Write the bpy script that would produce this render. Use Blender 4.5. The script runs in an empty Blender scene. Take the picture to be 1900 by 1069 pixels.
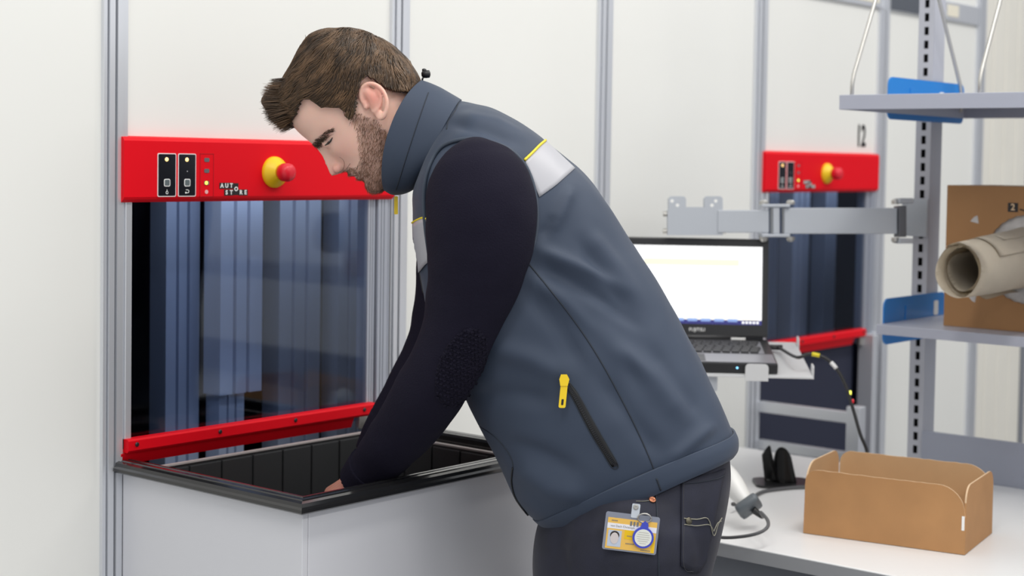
import bpy, bmesh, math, random
from mathutils import Vector, Matrix, noise
from mathutils.bvhtree import BVHTree
random.seed(7)
SC = bpy.context.scene
COL = SC.collection
# world axes: X runs along the white machine wall (to the right), Y points into that wall (wall face at Y=0), Z up.
# ------------------------------------------------------------------ camera
FPX, CPX, CPY, W_PX = 2949.165, 950.0, 434.363, 1900.0
PITCH, ROLL, YAW = .0459565, .0157061, .6996438
def _w(v):                                   # camera-yaw frame -> world axes
    a, b = math.sin(YAW), math.cos(YAW)
    return Vector((v[0]*a+v[1]*b, -(v[0]*b-v[1]*a), v[2]))
_cp, _sp, _cr, _sr = math.cos(PITCH), math.sin(PITCH), math.cos(ROLL), math.sin(ROLL)
CF = _w((0, _cp, -_sp)); _u = _w((0, _sp, _cp)); _r = _w((1, 0, 0))
CR = _cr*_r+_sr*_u; CU = _cr*_u-_sr*_r
_c = _w((.65515699, -2.65006204, 0))
CAM = Vector((_c.x, _c.y, 1.45))
cam = bpy.data.cameras.new('camera'); camo = bpy.data.objects.new('camera', cam); COL.objects.link(camo)
camo.matrix_world = Matrix(((CR.x, CU.x, -CF.x, CAM.x), (CR.y, CU.y, -CF.y, CAM.y), (CR.z, CU.z, -CF.z, CAM.z), (0, 0, 0, 1)))
cam.sensor_width = 36; cam.lens = FPX/W_PX*36; cam.shift_y = -(534.5-CPY)/W_PX
cam.clip_start = .02
cam.dof.use_dof = True; cam.dof.focus_distance = 2.42; cam.dof.aperture_fstop = 4.5
SC.camera = camo
# ------------------------------------------------------------------ world, lamps, exposure
wd = bpy.data.worlds.new('hall'); SC.world = wd; wd.use_nodes = True
wd.node_tree.nodes['Background'].inputs[0].default_value = (.95, .97, 1, 1)
wd.node_tree.nodes['Background'].inputs[1].default_value = .80
def lamp(name, loc, size, power, col=(1, .97, .92), target=None):
    l = bpy.data.lights.new(name, 'AREA'); l.shape = 'RECTANGLE'; l.size, l.size_y = size; l.energy = power; l.color = col
    o = bpy.data.objects.new(name, l); COL.objects.link(o); o.location = loc
    if target: o.rotation_euler = (Vector(target)-Vector(loc)).to_track_quat('-Z', 'Y').to_euler()
    return o
for i, (x, y) in enumerate(((-1.6, -1.5), (.4, -1.5), (2.4, -1.5), (-1.6, -4.2), (.4, -4.2), (2.4, -4.2))):
    lamp('ceiling_lamp', (x, y, 3.6), (1.5, .35), 29)
SC.view_settings.view_transform = 'Standard'; SC.view_settings.look = 'None'
SC.view_settings.exposure = 0; SC.view_settings.gamma = 1; SC.view_settings.use_curve_mapping = False

# ------------------------------------------------------------------ helpers
def pt(px, py, D):                           # world point seen at a photo pixel, D metres along the view axis
    return CAM+D*((px-CPX)/FPX*CR-(py-CPY)/FPX*CU+CF)
def P(s, t, z): return Vector((s, -t, z))    # s along the wall, t out from the wall, z up
MATS = {}
def mat(name, col, rough=.5, metal=0., bump=None, var=0, vscale=6., spec=.5, emit=None, estr=0., coat=0., sss=0., attr=None, sheen=0., trans=0.):
    m = bpy.data.materials.new(name); m.use_nodes = True; nt = m.node_tree; b = nt.nodes['Principled BSDF']
    c = tuple(col)+(1,)
    b.inputs['Base Color'].default_value = c; b.inputs['Roughness'].default_value = rough
    b.inputs['Metallic'].default_value = metal; b.inputs['Specular IOR Level'].default_value = spec
    if coat: b.inputs['Coat Weight'].default_value = coat; b.inputs['Coat Roughness'].default_value = .08
    if sheen: b.inputs['Sheen Weight'].default_value = sheen; b.inputs['Sheen Roughness'].default_value = .4
    if sss:
        b.inputs['Subsurface Weight'].default_value = sss; b.inputs['Subsurface Radius'].default_value = (.012, .004, .002); b.inputs['Subsurface Scale'].default_value = .6
    if emit: b.inputs['Emission Color'].default_value = tuple(emit)+(1,); b.inputs['Emission Strength'].default_value = estr
    if trans: b.inputs['Transmission Weight'].default_value = trans
    tc = nt.nodes.new('ShaderNodeTexCoord')
    src = None
    if attr:
        a = nt.nodes.new('ShaderNodeAttribute'); a.attribute_name = attr; src = a.outputs['Color']
        nt.links.new(src, b.inputs['Base Color'])
    if var:
        n = nt.nodes.new('ShaderNodeTexNoise'); n.inputs['Scale'].default_value = vscale; n.inputs['Detail'].default_value = 5
        nt.links.new(tc.outputs['Object'], n.inputs['Vector'])
        mx = nt.nodes.new('ShaderNodeMix'); mx.data_type = 'RGBA'; mx.blend_type = 'MULTIPLY'; mx.inputs[0].default_value = 1
        rp = nt.nodes.new('ShaderNodeValToRGB'); rp.color_ramp.elements[0].position = .3; rp.color_ramp.elements[1].position = .7
        rp.color_ramp.elements[0].color = (1-var, 1-var, 1-var, 1); rp.color_ramp.elements[1].color = (1+var*.3,)*3+(1,)
        nt.links.new(n.outputs['Fac'], rp.inputs['Fac'])
        if src: nt.links.new(src, mx.inputs[6])
        else: mx.inputs[6].default_value = c
        nt.links.new(rp.outputs['Color'], mx.inputs[7]); nt.links.new(mx.outputs[2], b.inputs['Base Color'])
    if bump:
        kind, scale, strength = bump[:3]
        dist = bump[3] if len(bump) > 3 else .002
        bp = nt.nodes.new('ShaderNodeBump'); bp.inputs['Strength'].default_value = strength; bp.inputs['Distance'].default_value = dist
        if kind == 'noise':
            n = nt.nodes.new('ShaderNodeTexNoise'); n.inputs['Scale'].default_value = scale; n.inputs['Detail'].default_value = 4
            o = n.outputs['Fac']
        elif kind == 'wave':
            n = nt.nodes.new('ShaderNodeTexWave'); n.inputs['Scale'].default_value = scale; n.bands_direction = 'DIAGONAL'; n.inputs['Distortion'].default_value = 1.5
            o = n.outputs['Fac']
        else:
            n = nt.nodes.new('ShaderNodeTexVoronoi'); n.inputs['Scale'].default_value = scale
            o = n.outputs['Distance']
        nt.links.new(tc.outputs['Object'], n.inputs['Vector'])
        nt.links.new(o, bp.inputs['Height']); nt.links.new(bp.outputs['Normal'], b.inputs['Normal'])
    MATS[name] = m
    return m
ROOTLOC = {}
def thing(name, label, cat, loc, group=None):
    o = bpy.data.objects.new(name, None); COL.objects.link(o); o.location = loc; o.empty_display_size = .05
    o['label'] = label; o['category'] = cat
    if group: o['group'] = group
    ROOTLOC[o] = Vector(loc)
    return o
def tag(o, label, cat, group=None):
    o['label'] = label; o['category'] = cat
    if group: o['group'] = group
    return o
def obj(name, bm_or_data, m, parent=None, smooth=False, kind=None, label=None, auto=None):
    """one mesh object from a bmesh or (verts, faces) in world coordinates"""
    if isinstance(bm_or_data, bmesh.types.BMesh):
        me = bpy.data.meshes.new(name); bm_or_data.to_mesh(me); bm_or_data.free()
    elif isinstance(bm_or_data, bpy.types.Mesh): me = bm_or_data
    else:
        me = bpy.data.meshes.new(name); me.from_pydata([tuple(v) for v in bm_or_data[0]], [], bm_or_data[1]); me.update()
    if m is not None and not me.materials: me.materials.append(MATS[m] if isinstance(m, str) else m)
    o = bpy.data.objects.new(name, me); COL.objects.link(o)
    if parent is not None:
        L = ROOTLOC[parent]; o.parent = parent
    else:
        n = len(me.vertices); bb = [v.co for v in me.vertices]
        L = Vector(((min(v.x for v in bb)+max(v.x for v in bb))/2, (min(v.y for v in bb)+max(v.y for v in bb))/2, min(v.z for v in bb)))
        o.location = L
    ROOTLOC[o] = L.copy()
    me.transform(Matrix.Translation(-L))
    if smooth:
        for p in me.polygons: p.use_smooth = True
        if auto: me.set_sharp_from_angle(angle=math.radians(auto))
    if kind: o['kind'] = kind
    if label: o['label'] = label
    return o
def struct(name, data, m, parent=None, smooth=False):
    o = obj(name, data, m, parent, smooth)
    if parent is None: o['kind'] = 'structure'
    return o
def addbox(bm, c, ax, ay, az, bev=0):
    """box from centre and three half-axis vectors"""
    vs = [bm.verts.new(c+i*ax+j*ay+k*az) for i in (-1, 1) for j in (-1, 1) for k in (-1, 1)]
    fs = [bm.faces.new([vs[q] for q in f]) for f in ((0, 1, 3, 2), (4, 6, 7, 5), (0, 4, 5, 1), (2, 3, 7, 6), (0, 2, 6, 4), (1, 5, 7, 3))]
    bmesh.ops.recalc_face_normals(bm, faces=fs)
    if bev:
        es = list({e for f in fs for e in f.edges})
        bmesh.ops.bevel(bm, geom=es, offset=bev, segments=2, affect='EDGES', profile=.6)
def box(s0, s1, t0, t1, z0, z1, bev=0, bm=None):
    b = bm or bmesh.new()
    addbox(b, P((s0+s1)/2, (t0+t1)/2, (z0+z1)/2), Vector(((s1-s0)/2, 0, 0)), Vector((0, (t1-t0)/2, 0)), Vector((0, 0, (z1-z0)/2)), bev)
    return b
def tube(pts, r, seg=8, bm=None, cap=True):
    b = bm or bmesh.new(); pts = [Vector(p) for p in pts]; n = len(pts)
    rs = r if isinstance(r, (list, tuple)) else [r]*n
    up = None; rings = []
    for i in range(n):
        d = (pts[min(i+1, n-1)]-pts[max(i-1, 0)]).normalized()
        if up is None:
            up = Vector((0, 0, 1)) if abs(d.z) < .9 else Vector((1, 0, 0))
        x = (up-d*up.dot(d)).normalized(); y = d.cross(x); up = x
        rings.append([b.verts.new(pts[i]+rs[i]*(math.cos(2*math.pi*k/seg)*x+math.sin(2*math.pi*k/seg)*y)) for k in range(seg)])
    for i in range(n-1):
        for k in range(seg): b.faces.new((rings[i][k], rings[i][(k+1) % seg], rings[i+1][(k+1) % seg], rings[i+1][k]))
    if cap: b.faces.new(rings[0][::-1]); b.faces.new(rings[-1])
    return b
def lathe(c, axis, prof, seg=24, bm=None):
    """prof: list of (radius, height along axis)"""
    b = bm or bmesh.new(); a = Vector(axis).normalized()
    x = a.orthogonal().normalized(); y = a.cross(x); rings = []
    for r, h in prof:
        rings.append([b.verts.new(Vector(c)+a*h+max(r, 1e-5)*(math.cos(2*math.pi*k/seg)*x+math.sin(2*math.pi*k/seg)*y)) for k in range(seg)])
    for i in range(len(prof)-1):
        for k in range(seg): b.faces.new((rings[i][k], rings[i][(k+1) % seg], rings[i+1][(k+1) % seg], rings[i+1][k]))
    b.faces.new(rings[0][::-1]); b.faces.new(rings[-1])
    return b
def prism(poly, o, ex, ey, ez, depth, bm=None):
    """2-D polygon in (ex, ey) from o, pushed out along ez by depth"""
    b = bm or bmesh.new()
    lo = [b.verts.new(o+x*ex+y*ey) for x, y in poly]; hi = [b.verts.new(o+x*ex+y*ey+depth*ez) for x, y in poly]
    n = len(poly); fs = [b.faces.new(lo[::-1]), b.faces.new(hi)]
    for i in range(n): fs.append(b.faces.new((lo[i], lo[(i+1) % n], hi[(i+1) % n], hi[i])))
    bmesh.ops.recalc_face_normals(b, faces=fs)
    return b
def rrect(x0, y0, x1, y1, r, n=5, corners=(1, 1, 1, 1)):
    out = []
    for (cx, cy, a0), on in zip(((x1-r, y1-r, 0), (x0+r, y1-r, 90), (x0+r, y0+r, 180), (x1-r, y0+r, 270)), corners):
        if on: out += [(cx+r*math.cos(math.radians(a0+90*i/n)), cy+r*math.sin(math.radians(a0+90*i/n))) for i in range(n+1)]
        else: out.append((x1 if a0 in (0, 270) else x0, y1 if a0 in (0, 90) else y0))
    return out
def crom(pts, n):
    """Catmull-Rom through a list of tuples, n samples per span"""
    out = []
    L = len(pts)
    for i in range(L-1):
        p0, p1, p2, p3 = pts[max(i-1, 0)], pts[i], pts[i+1], pts[min(i+2, L-1)]
        for k in range(n):
            u = k/n
            out.append(tuple(.5*(2*b+(c-a)*u+(2*a-5*b+4*c-d)*u*u+(3*b-a-3*c+d)*u**3) for a, b, c, d in zip(p0, p1, p2, p3)))
    out.append(tuple(pts[-1]))
    return out
def text_mesh(body, size, o, ex, ey, ez, depth=.0006, offset=0., align='CENTER', shear=0, sx=1.):
    c = bpy.data.curves.new('t', 'FONT'); c.body = body; c.size = 1; c.extrude = .5; c.offset = offset; c.resolution_u = 3
    c.align_x = align; c.align_y = 'CENTER'; c.shear = shear
    to = bpy.data.objects.new('t', c); COL.objects.link(to)
    bpy.context.view_layer.update()
    me = bpy.data.meshes.new_from_object(to.evaluated_get(bpy.context.evaluated_depsgraph_get()))
    bpy.data.objects.remove(to); bpy.data.curves.remove(c)
    for v in me.vertices:
        q = v.co.copy(); v.co = o+q.x*size*sx*ex+q.y*size*ey+(q.z+.5)*depth*ez
    me.materials.clear()
    return me
EX, EZ, EN = Vector((1, 0, 0)), Vector((0, 0, 1)), Vector((0, -1, 0))     # along wall, up, out of the wall
# ------------------------------------------------------------------ materials
mat('wall_white', (.80, .80, .765), .55, var=.03, vscale=1.3)
mat('wall_cream', (.80, .775, .70), .6, var=.03)
mat('floor_grey', (.28, .28, .29), .6, var=.15)
mat('alu', (.72, .74, .78), .36, .55)
mat('alu_mid', (.50, .53, .60), .36, .5)
mat('alu_dark', (.30, .32, .37), .4, .5)
mat('alu_inside', (.62, .66, .76), .4, .2)
mat('red', (.76, .003, .012), .5, spec=.16, bump=('noise', 900, .05, .0003))
mat('black', (.012, .012, .013), .35)
mat('keypad', (.008, .009, .013), .25)
mat('white_line', (.85, .72, .72), .5)
mat('grey_key', (.12, .15, .16), .4)
mat('indicator_grey', (.13, .13, .14), .4)
mat('red_line', (.42, .0, .008), .5)
mat('led_amber', (1, .6, .2), .4, emit=(1, .66, .25), estr=1.7)
mat('led_green', (.9, .95, .1), .4, emit=(.9, .92, .12), estr=1.1)
mat('print_white', (.88, .88, .86), .5)
mat('print_black', (.015, .013, .014), .5)
mat('pale_pink', (.85, .45, .45), .5)
mat('yellow', (.86, .60, .01), .4)
mat('knob_red', (.72, .012, .03), .35)
mat('case_white', (.66, .665, .70), .30, spec=.5)
mat('rim_black', (.016, .016, .017), .16, coat=.3)
mat('bin_dark', (.028, .029, .031), .5, bump=('noise', 500, .1, .0004))
mat('bin_edge', (.42, .38, .37), .4)  # grey lip, pinkish reflection put into the colour
mat('dark_void', (.006, .007, .012), .8)
mat('interior_navy', (.016, .02, .045), .75)
mat('bolt', (.05, .04, .045), .4, .6)
mat('steel', (.50, .49, .46), .33, .85)
mat('bench_top', (.80, .80, .80), .35, var=.02)
mat('bench_edge', (.36, .37, .385), .45)
mat('bench_frame', (.22, .235, .26), .45, .2)
mat('shelf_grey', (.42, .44, .52), .42, .1)
mat('post_grey', (.47, .48, .53), .42, .15)
mat('upstand_grey', (.33, .35, .42), .45, .1)
mat('bracket_blue', (.014, .20, .58), .3, coat=.3)
mat('arm_grey', (.47, .50, .545), .45, .1)
mat('kraft', (.47, .245, .10), .75, var=.10, vscale=14, bump=('noise', 260, .12, .0006))
mat('kraft_in', (.56, .36, .19), .8, var=.06, vscale=14)
mat('kraft_edge', (.72, .52, .33), .85, bump=('noise', 400, .5, .001))
mat('box_brown', (.36, .185, .075), .75, var=.08, vscale=10)
mat('paper_kraft', (.74, .67, .56), .7, var=.05, vscale=20)
mat('paper_core', (.55, .53, .52), .8, var=.2, vscale=60)
mat('laptop_black', (.018, .018, .02), .35)
mat('laptop_silver', (.30, .30, .33), .35, .4)
mat('key_black', (.02, .02, .022), .45)
mat('key_legend', (.5, .5, .52), .5)
mat('screen_white', (0, 0, 0), .3, emit=(1, 1, 1), estr=1.25)
mat('screen_blue', (0, 0, 0), .3, emit=(.04, .04, .22), estr=1)
mat('screen_icon', (0, 0, 0), .3, emit=(.30, .45, .85), estr=1)
mat('screen_cream', (0, 0, 0), .3, emit=(1, .93, .72), estr=1.1)
mat('tray_white', (.66, .67, .68), .4)
mat('cable_black', (.015, .015, .016), .45)
mat('cable_grey', (.09, .09, .095), .5)
mat('tape_yellow', (.75, .62, .02), .5)
mat('tape_white', (.75, .75, .75), .5)
mat('scanner_white', (.74, .74, .72), .35)
mat('scanner_grey', (.10, .115, .13), .4)
mat('holder_black', (.014, .014, .015), .3)
g = mat('glass', (1, 1, 1), .02); _nt = g.node_tree; _nt.nodes.remove(_nt.nodes['Principled BSDF'])
_tr = _nt.nodes.new('ShaderNodeBsdfTransparent'); _tr.inputs[0].default_value = (.72, .78, .88, 1)
_gl = _nt.nodes.new('ShaderNodeBsdfGlossy'); _gl.inputs['Roughness'].default_value = .04
_fr = _nt.nodes.new('ShaderNodeFresnel'); _fr.inputs[0].default_value = 1.5
_ge = _nt.nodes.new('ShaderNodeNewGeometry'); _io = _nt.nodes.new('ShaderNodeMapRange')      # thin pane: same reflection on both faces
_io.inputs[3].default_value = 1.5; _io.inputs[4].default_value = 1/1.5
_nt.links.new(_ge.outputs['Backfacing'], _io.inputs[0]); _nt.links.new(_io.outputs[0], _fr.inputs[0])
_mx = _nt.nodes.new('ShaderNodeMixShader'); _nt.links.new(_fr.outputs[0], _mx.inputs[0]); _nt.links.new(_tr.outputs[0], _mx.inputs[1]); _nt.links.new(_gl.outputs[0], _mx.inputs[2])
_nt.links.new(_mx.outputs[0], _nt.nodes['Material Output'].inputs[0])
# ================================================================== the setting
struct('floor', box(-3.2, 6.7, -1.6, 5.0, -.05, 0), 'floor_grey')
PROF = [-1.36, -.687, -.013, .660, 1.334, 2.016, 2.703, 3.386]
wall = struct('wall_back', box(-2.04, -1.385, -.03, -.004, 0, 2.6), 'wall_white')
def panel(s0, s1, z0, z1, m='wall_white', nm='panel'):
    return obj(nm, box(s0, s1, -.03, -.002, z0, z1, .0015), m, wall)
for a, b in zip(PROF[:-1], PROF[1:]):
    if abs(a+.013) < .01: panel(a+.018, b-.018, 1.40, 2.6)
    elif abs(a-2.016) < .01: panel(a+.02, b-.02, 1.40, 2.6)
    else: panel(a+.018, b-.018, 0, 2.6)
# cream ribbed cladding beyond the last profile
s = 3.412
while s < 6.6:
    obj('rib', box(s, s+.098, -.03, -.004, 0, 2.6, .006), 'wall_cream', wall); s += .1
    if 3.8 < s < 3.9: obj('rib', box(s+.004, s+.022, -.03, .006, 0, 2.6, .002), 'alu_dark', wall); s += .026
# unseen end of the hall with pale panels, added to darken hatch reflections
wr = struct('wall_right', box(6.7, 6.75, -1.6, 4.6, 0, 2.6), mat('hall_grey', (.11, .12, .15), .7, var=.2, vscale=1.5))
for t_ in (.5, 1.5, 2.5, 3.5): obj('panel', box(6.685, 6.6995, t_, t_+.42, 0, 2.5, .003), mat('hall_pale', (.30, .31, .35), .6) if t_ == .5 else 'hall_pale', wr)
def profile(s, w=.046, z0=0, z1=2.6, name='trim_1'):
    h = w/2
    sec = [(-h, -.03), (-h, .006), (-h*.72, .006), (-h*.72, -.001), (-h*.62, -.001), (-h*.62, .010), (-h*.16, .010), (-h*.16, -.006), (h*.0, -.006), (h*.0, .012),
           (h*.52, .012), (h*.52, .003), (h*.60, .003), (h*.60, .008), (h, .008), (h, -.03)]
    o = struct(name, prism(sec, P(s, 0, z0), EX, EN, EZ, z1-z0), 'alu')
    return o
for i, s in enumerate(PROF): profile(s, (.046, .046, .046, .047, .049, .054, .058, .062)[i], name='trim_%d' % (i+1))
# clerestory strip high on the wall (steel frame, one dark pane, lamp reflections painted as cream panes)
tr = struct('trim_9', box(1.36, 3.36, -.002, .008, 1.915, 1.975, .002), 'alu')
obj('slot_pane', box(1.40, 2.66, .004, .0095, 1.928, 1.965), mat('slot_reflection', (.85, .80, .66), .3), tr)
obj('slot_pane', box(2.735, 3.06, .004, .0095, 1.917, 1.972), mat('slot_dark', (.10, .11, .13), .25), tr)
obj('slot_pane', box(3.12, 3.20, .004, .0095, 1.928, 1.965), 'slot_reflection', tr)
tag(obj('number_decal', text_mesh('12', .088, P(2.588, -.001, 1.536), EX, EZ, EN, .0008, .022, sx=.66), 'print_black'), 'black number 12 printed on the white wall above the far red panel', 'number')

# ------------------------------------------------------------------ machine interiors behind the two hatches
def interior(s0, s1, n):
    bm = bmesh.new()
    box(s0-.35, s1+.55, -1.45, -1.40, -.0, 1.45, 0, bm)          # far side
    box(s0-.38, s0-.35, -1.45, -.03, 0, 1.45, 0, bm); box(s1+.55, s1+.58, -1.45, -.03, 0, 1.45, 0, bm)
    box(s0-.38, s1+.58, -1.45, -.03, 1.42, 1.45, 0, bm); box(s0-.38, s1+.58, -1.45, -.03, .55, .58, 0, bm)
    box(s0-.38, s0, -.035, -.031, .55, 1.42, 0, bm); box(s1, s1+.58, -.035, -.031, .55, 1.42, 0, bm)
    return struct('wall_interior_%d' % n, bm, 'interior_navy')
interior(.0, .65, 1); interior(2.03, 2.69, 2)
def grooved(s0, s1, t0, z0, z1, dep=.05):
    w = s1-s0
    sec = [(0, 0), (0, dep), (w*.3, dep), (w*.3, dep-.012), (w*.38, dep-.012), (w*.38, dep), (w*.62, dep), (w*.62, dep-.012), (w*.70, dep-.012), (w*.70, dep), (w, dep), (w, 0)]
    return prism(sec, P(s0, t0-dep, z0), EX, EN, EZ, z1-z0)
G = 'aluminium columns inside the near hatch'
c = thing('lift_column', 'wide pale aluminium lift column ending in a block behind the near hatch glass', 'column', P(.43, -.26, .58), G)
obj('upper_profile', grooved(.381, .487, -.20, .985, 1.42), 'alu_inside', c); obj('lower_profile', grooved(.392, .455, -.215, .58, .985, .04), 'alu_inside', c)
tag(obj('guide_column', grooved(.297, .378, -.26, .58, 1.42), 'alu_inside'), 'bluish aluminium guide column left of the lift column in the near hatch', 'column', G)
tag(obj('guide_column', grooved(.585, .70, -.26, .58, 1.42), 'alu_inside'), 'bluish aluminium guide column in the middle of the near hatch', 'column', G)
tag(obj('guide_column', grooved(.752, .845, -.26, .58, 1.42), 'alu_inside'), 'aluminium guide column at the right edge of the near hatch', 'column', G)
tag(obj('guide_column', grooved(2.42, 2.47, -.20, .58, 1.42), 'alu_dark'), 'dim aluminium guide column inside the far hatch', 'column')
tag(obj('guide_column', grooved(2.66, 2.76, -.26, .58, 1.42), 'alu_inside'), 'pale aluminium guide column in the middle of the far hatch', 'column')
tag(obj('guide_column', grooved(2.86, 2.93, -.26, .58, 1.42), 'alu_inside'), 'pale aluminium guide column at the right of the far hatch', 'column')

for x in (.50, 2.76): lamp('column_fill_lamp', (x, .13, 1.40), (.8, .06), .45, (.8, .88, 1), (x, .5, 1.0))  # added fill lamps, brighten the columns behind the hatch glass
# ------------------------------------------------------------------ hatch: glass pane and frame profiles
def hatch(s, label, dz=0.0, low=.94):
    h = thing('hatch_window', label, 'window', P(s+.3, 0, low))
    obj('glass_pane', box(s+.014, s+.60, -.006, 0.0, low, 1.385), 'glass', h)
    obj('frame_profile', box(s+.003, s+.017, -.03, .012, low+.015, 1.385, .002), 'alu', h)
    for a, b, t in ((.578, .597, .004), (.600, .624, .010), (.627, .640, .006)):
        obj('frame_profile', grooved(s+a, s+b, t, .93 if low > .9 else .6, 1.385, .03), 'alu_mid', h)
    return h
hatch(0, 'tall dark glass hatch window below the near red panel')
hatch(2.043, 'dark glass hatch window below the far red panel, partly behind the laptop')

# ------------------------------------------------------------------ red control panels
def control_panel(s, label, dz=0, second_led=True):
    F = .02
    r = thing('control_panel', label, 'control panel', P(s+.32, 0, 1.371+dz))
    bm = bmesh.new()
    sec = [(-.002, 1.371), (.012, 1.371), (.018, 1.376), (F, 1.380), (F, 1.474), (.016, 1.480), (-.002, 1.482)]
    prism([(a, b+dz) for a, b in sec], P(s-.006, 0, 0), EN, EZ, EX, .640, bm)
    obj('housing', bm, 'red', r)
    def o(x, z, d=0): return P(s+x, F+d, z+dz)
    for k, (x0, x1) in enumerate(((.0615, .1005), (.1045, .143))):
        kp = obj('keypad', prism(rrect(x0-s*0, 1.380, x1, 1.454, .003), P(s, F, dz), EX, EZ, EN, .0008), 'white_line', r)
        obj('keypad_face', prism(rrect(x0+.0017, 1.3817, x1-.0017, 1.4523, .002), P(s, F, dz), EX, EZ, EN, .0012), 'keypad', kp)
        xc = (x0+x1)/2
        if k == 0 or second_led: obj('led', lathe(o(xc-.001, 1.4435, .001), EN, [(.0036, 0), (.0034, .001), (.002, .0018), (0, .002)], 12), 'led_amber', kp)
        obj('button_frame', prism(rrect(xc-.0065, 1.3975, xc+.0065, 1.4105, .003), P(s, F, dz), EX, EZ, EN, .0016), 'print_white', kp)
        obj('button', prism(rrect(xc-.005, 1.399, xc+.005, 1.409, .002), P(s, F, dz), EX, EZ, EN, .0020), 'grey_key', kp)
        if k == 0:
            b = tube([o(xc+.0022*math.cos(a), 1.387+.0022*math.sin(a), .0013) for a in [i*math.pi/5 for i in range(11)]], .0006, 5)
            tube([o(xc, 1.3895, .0013), o(xc, 1.3925, .0013)], .0006, 5, b)
        else:
            b = tube([o(xc-.003, 1.3865, .0013)]+[o(xc+.001+.0026*math.cos(a), 1.389+.0026*math.sin(a), .0013) for a in [-1.57+i*math.pi/6 for i in range(7)]]+[o(xc-.003, 1.3916, .0013)], .0006, 5)
            lathe(o(xc-.003, 1.3868, .001), EN, [(.0016, 0), (.0016, .001)], 8, b)
            obj('mark', lathe(o(xc, 1.4235, .001), EN, [(.001, 0), (.001, .0006)], 8), 'key_legend', kp)
        obj('symbol', b, 'print_white', kp)
    bm = bmesh.new()
    for (x0, z0, x1, z1) in ((.152, 1.3795, .1528, 1.4545), (.1812, 1.3795, .182, 1.4545), (.152, 1.3795, .182, 1.3803), (.152, 1.4537, .182, 1.4545)):
        box(s+x0, s+x1, F, F+.0006, z0+dz, z1+dz, 0, bm)
    obj('indicator_border', bm, 'red_line', r)
    for z in (1.4435, 1.4245, 1.4035): obj('indicator', prism(rrect(.1612, z-.0035, .1722, z+.0035, .0025), P(s, F, dz), EX, EZ, EN, .0008), 'indicator_grey', r)
    obj('led', lathe(o(.1655, 1.4035, .0008), EN, [(.0034, 0), (.0032, .001), (0, .0018)], 12), 'led_green', r)
    obj('pale_mark', lathe(o(.1665, 1.388), EN, [(.0036, 0), (.0036, .0007)], 14), 'pale_pink', r)
    # logo: letters on black tiles
    T = .0098
    for ch, cx, cz in (('A', .2005, 1.3985), ('U', .2110, 1.3985), ('T', .2215, 1.3985), ('S', .2110, 1.3865), ('T', .2215, 1.3865), ('O', .2325, 1.3925), ('R', .2435, 1.3865), ('E', .2540, 1.3865)):
        hh = .0105 if ch == 'O' else .0053
        tl = obj('logo_tile', box(s+cx-.0053, s+cx+.0053, F, F+.0006, cz-hh+dz, cz+hh+dz), 'print_black', r)
        obj('logo_letter', text_mesh(ch, .0105, o(cx, cz, .0006), EX, EZ, EN, .0004, .035), 'print_white', tl)
    e = obj('emergency_stop_collar', lathe(o(.321, 1.423), EN, [(.0285, 0), (.0285, .003), (.027, .007), (.019, .014), (.0145, .020), (.012, .020)], 36), 'yellow', r, True, auto=40)
    obj('emergency_stop_knob', lathe(o(.321, 1.423), EN, [(.010, .015), (.010, .022), (.0145, .023), (.0165, .027), (.0165, .038), (.0150, .043), (.010, .0465), (.004, .048), (0, .048)], 32), 'knob_red', e, True, auto=50)
    return r
control_panel(0, 'large red control panel with keypads and stop button behind the man')
control_panel(2.03, 'small blurred red control panel under the number 12', .006, False)

# ------------------------------------------------------------------ red guard bars
def guard(s, label, dz=0, L=.585):
    g = thing('guard_bar', label, 'guard bar', P(s+.3, .02, .93+dz))
    sec = [(.004, .974), (.02, .974), (.0235, .971), (.0235, .955), (.020, .951), (.004, .951)]
    obj('front_plate', prism([(a, b+dz) for a, b in sec], P(s+.003, 0, 0), EN, EZ, EX, L), 'red', g)
    sec = [(.002, .9495), (.014, .9495), (.006, .930), (-.004, .930)]
    obj('lower_lip', prism([(a, b+dz) for a, b in sec], P(s-.004, 0, 0), EN, EZ, EX, L-.045), 'red', g)
    for x in (.020, .198, .376, .554):
        obj('screw', lathe(P(s+x, .0235, .9645+dz), EN, [(.004, 0), (.004, .001), (.0028, .0024), (0, .0026)], 10), 'bolt', g)
    obj('end_clip', box(s+.548, s+.572, .004, .016, .925+dz, .950+dz, .002), 'steel', g)
    return g
guard(0, 'red guard bar with dark screws along the back of the black bin')
guard(2.035, 'blurred red guard bar behind the laptop', .003, .565)

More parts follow.
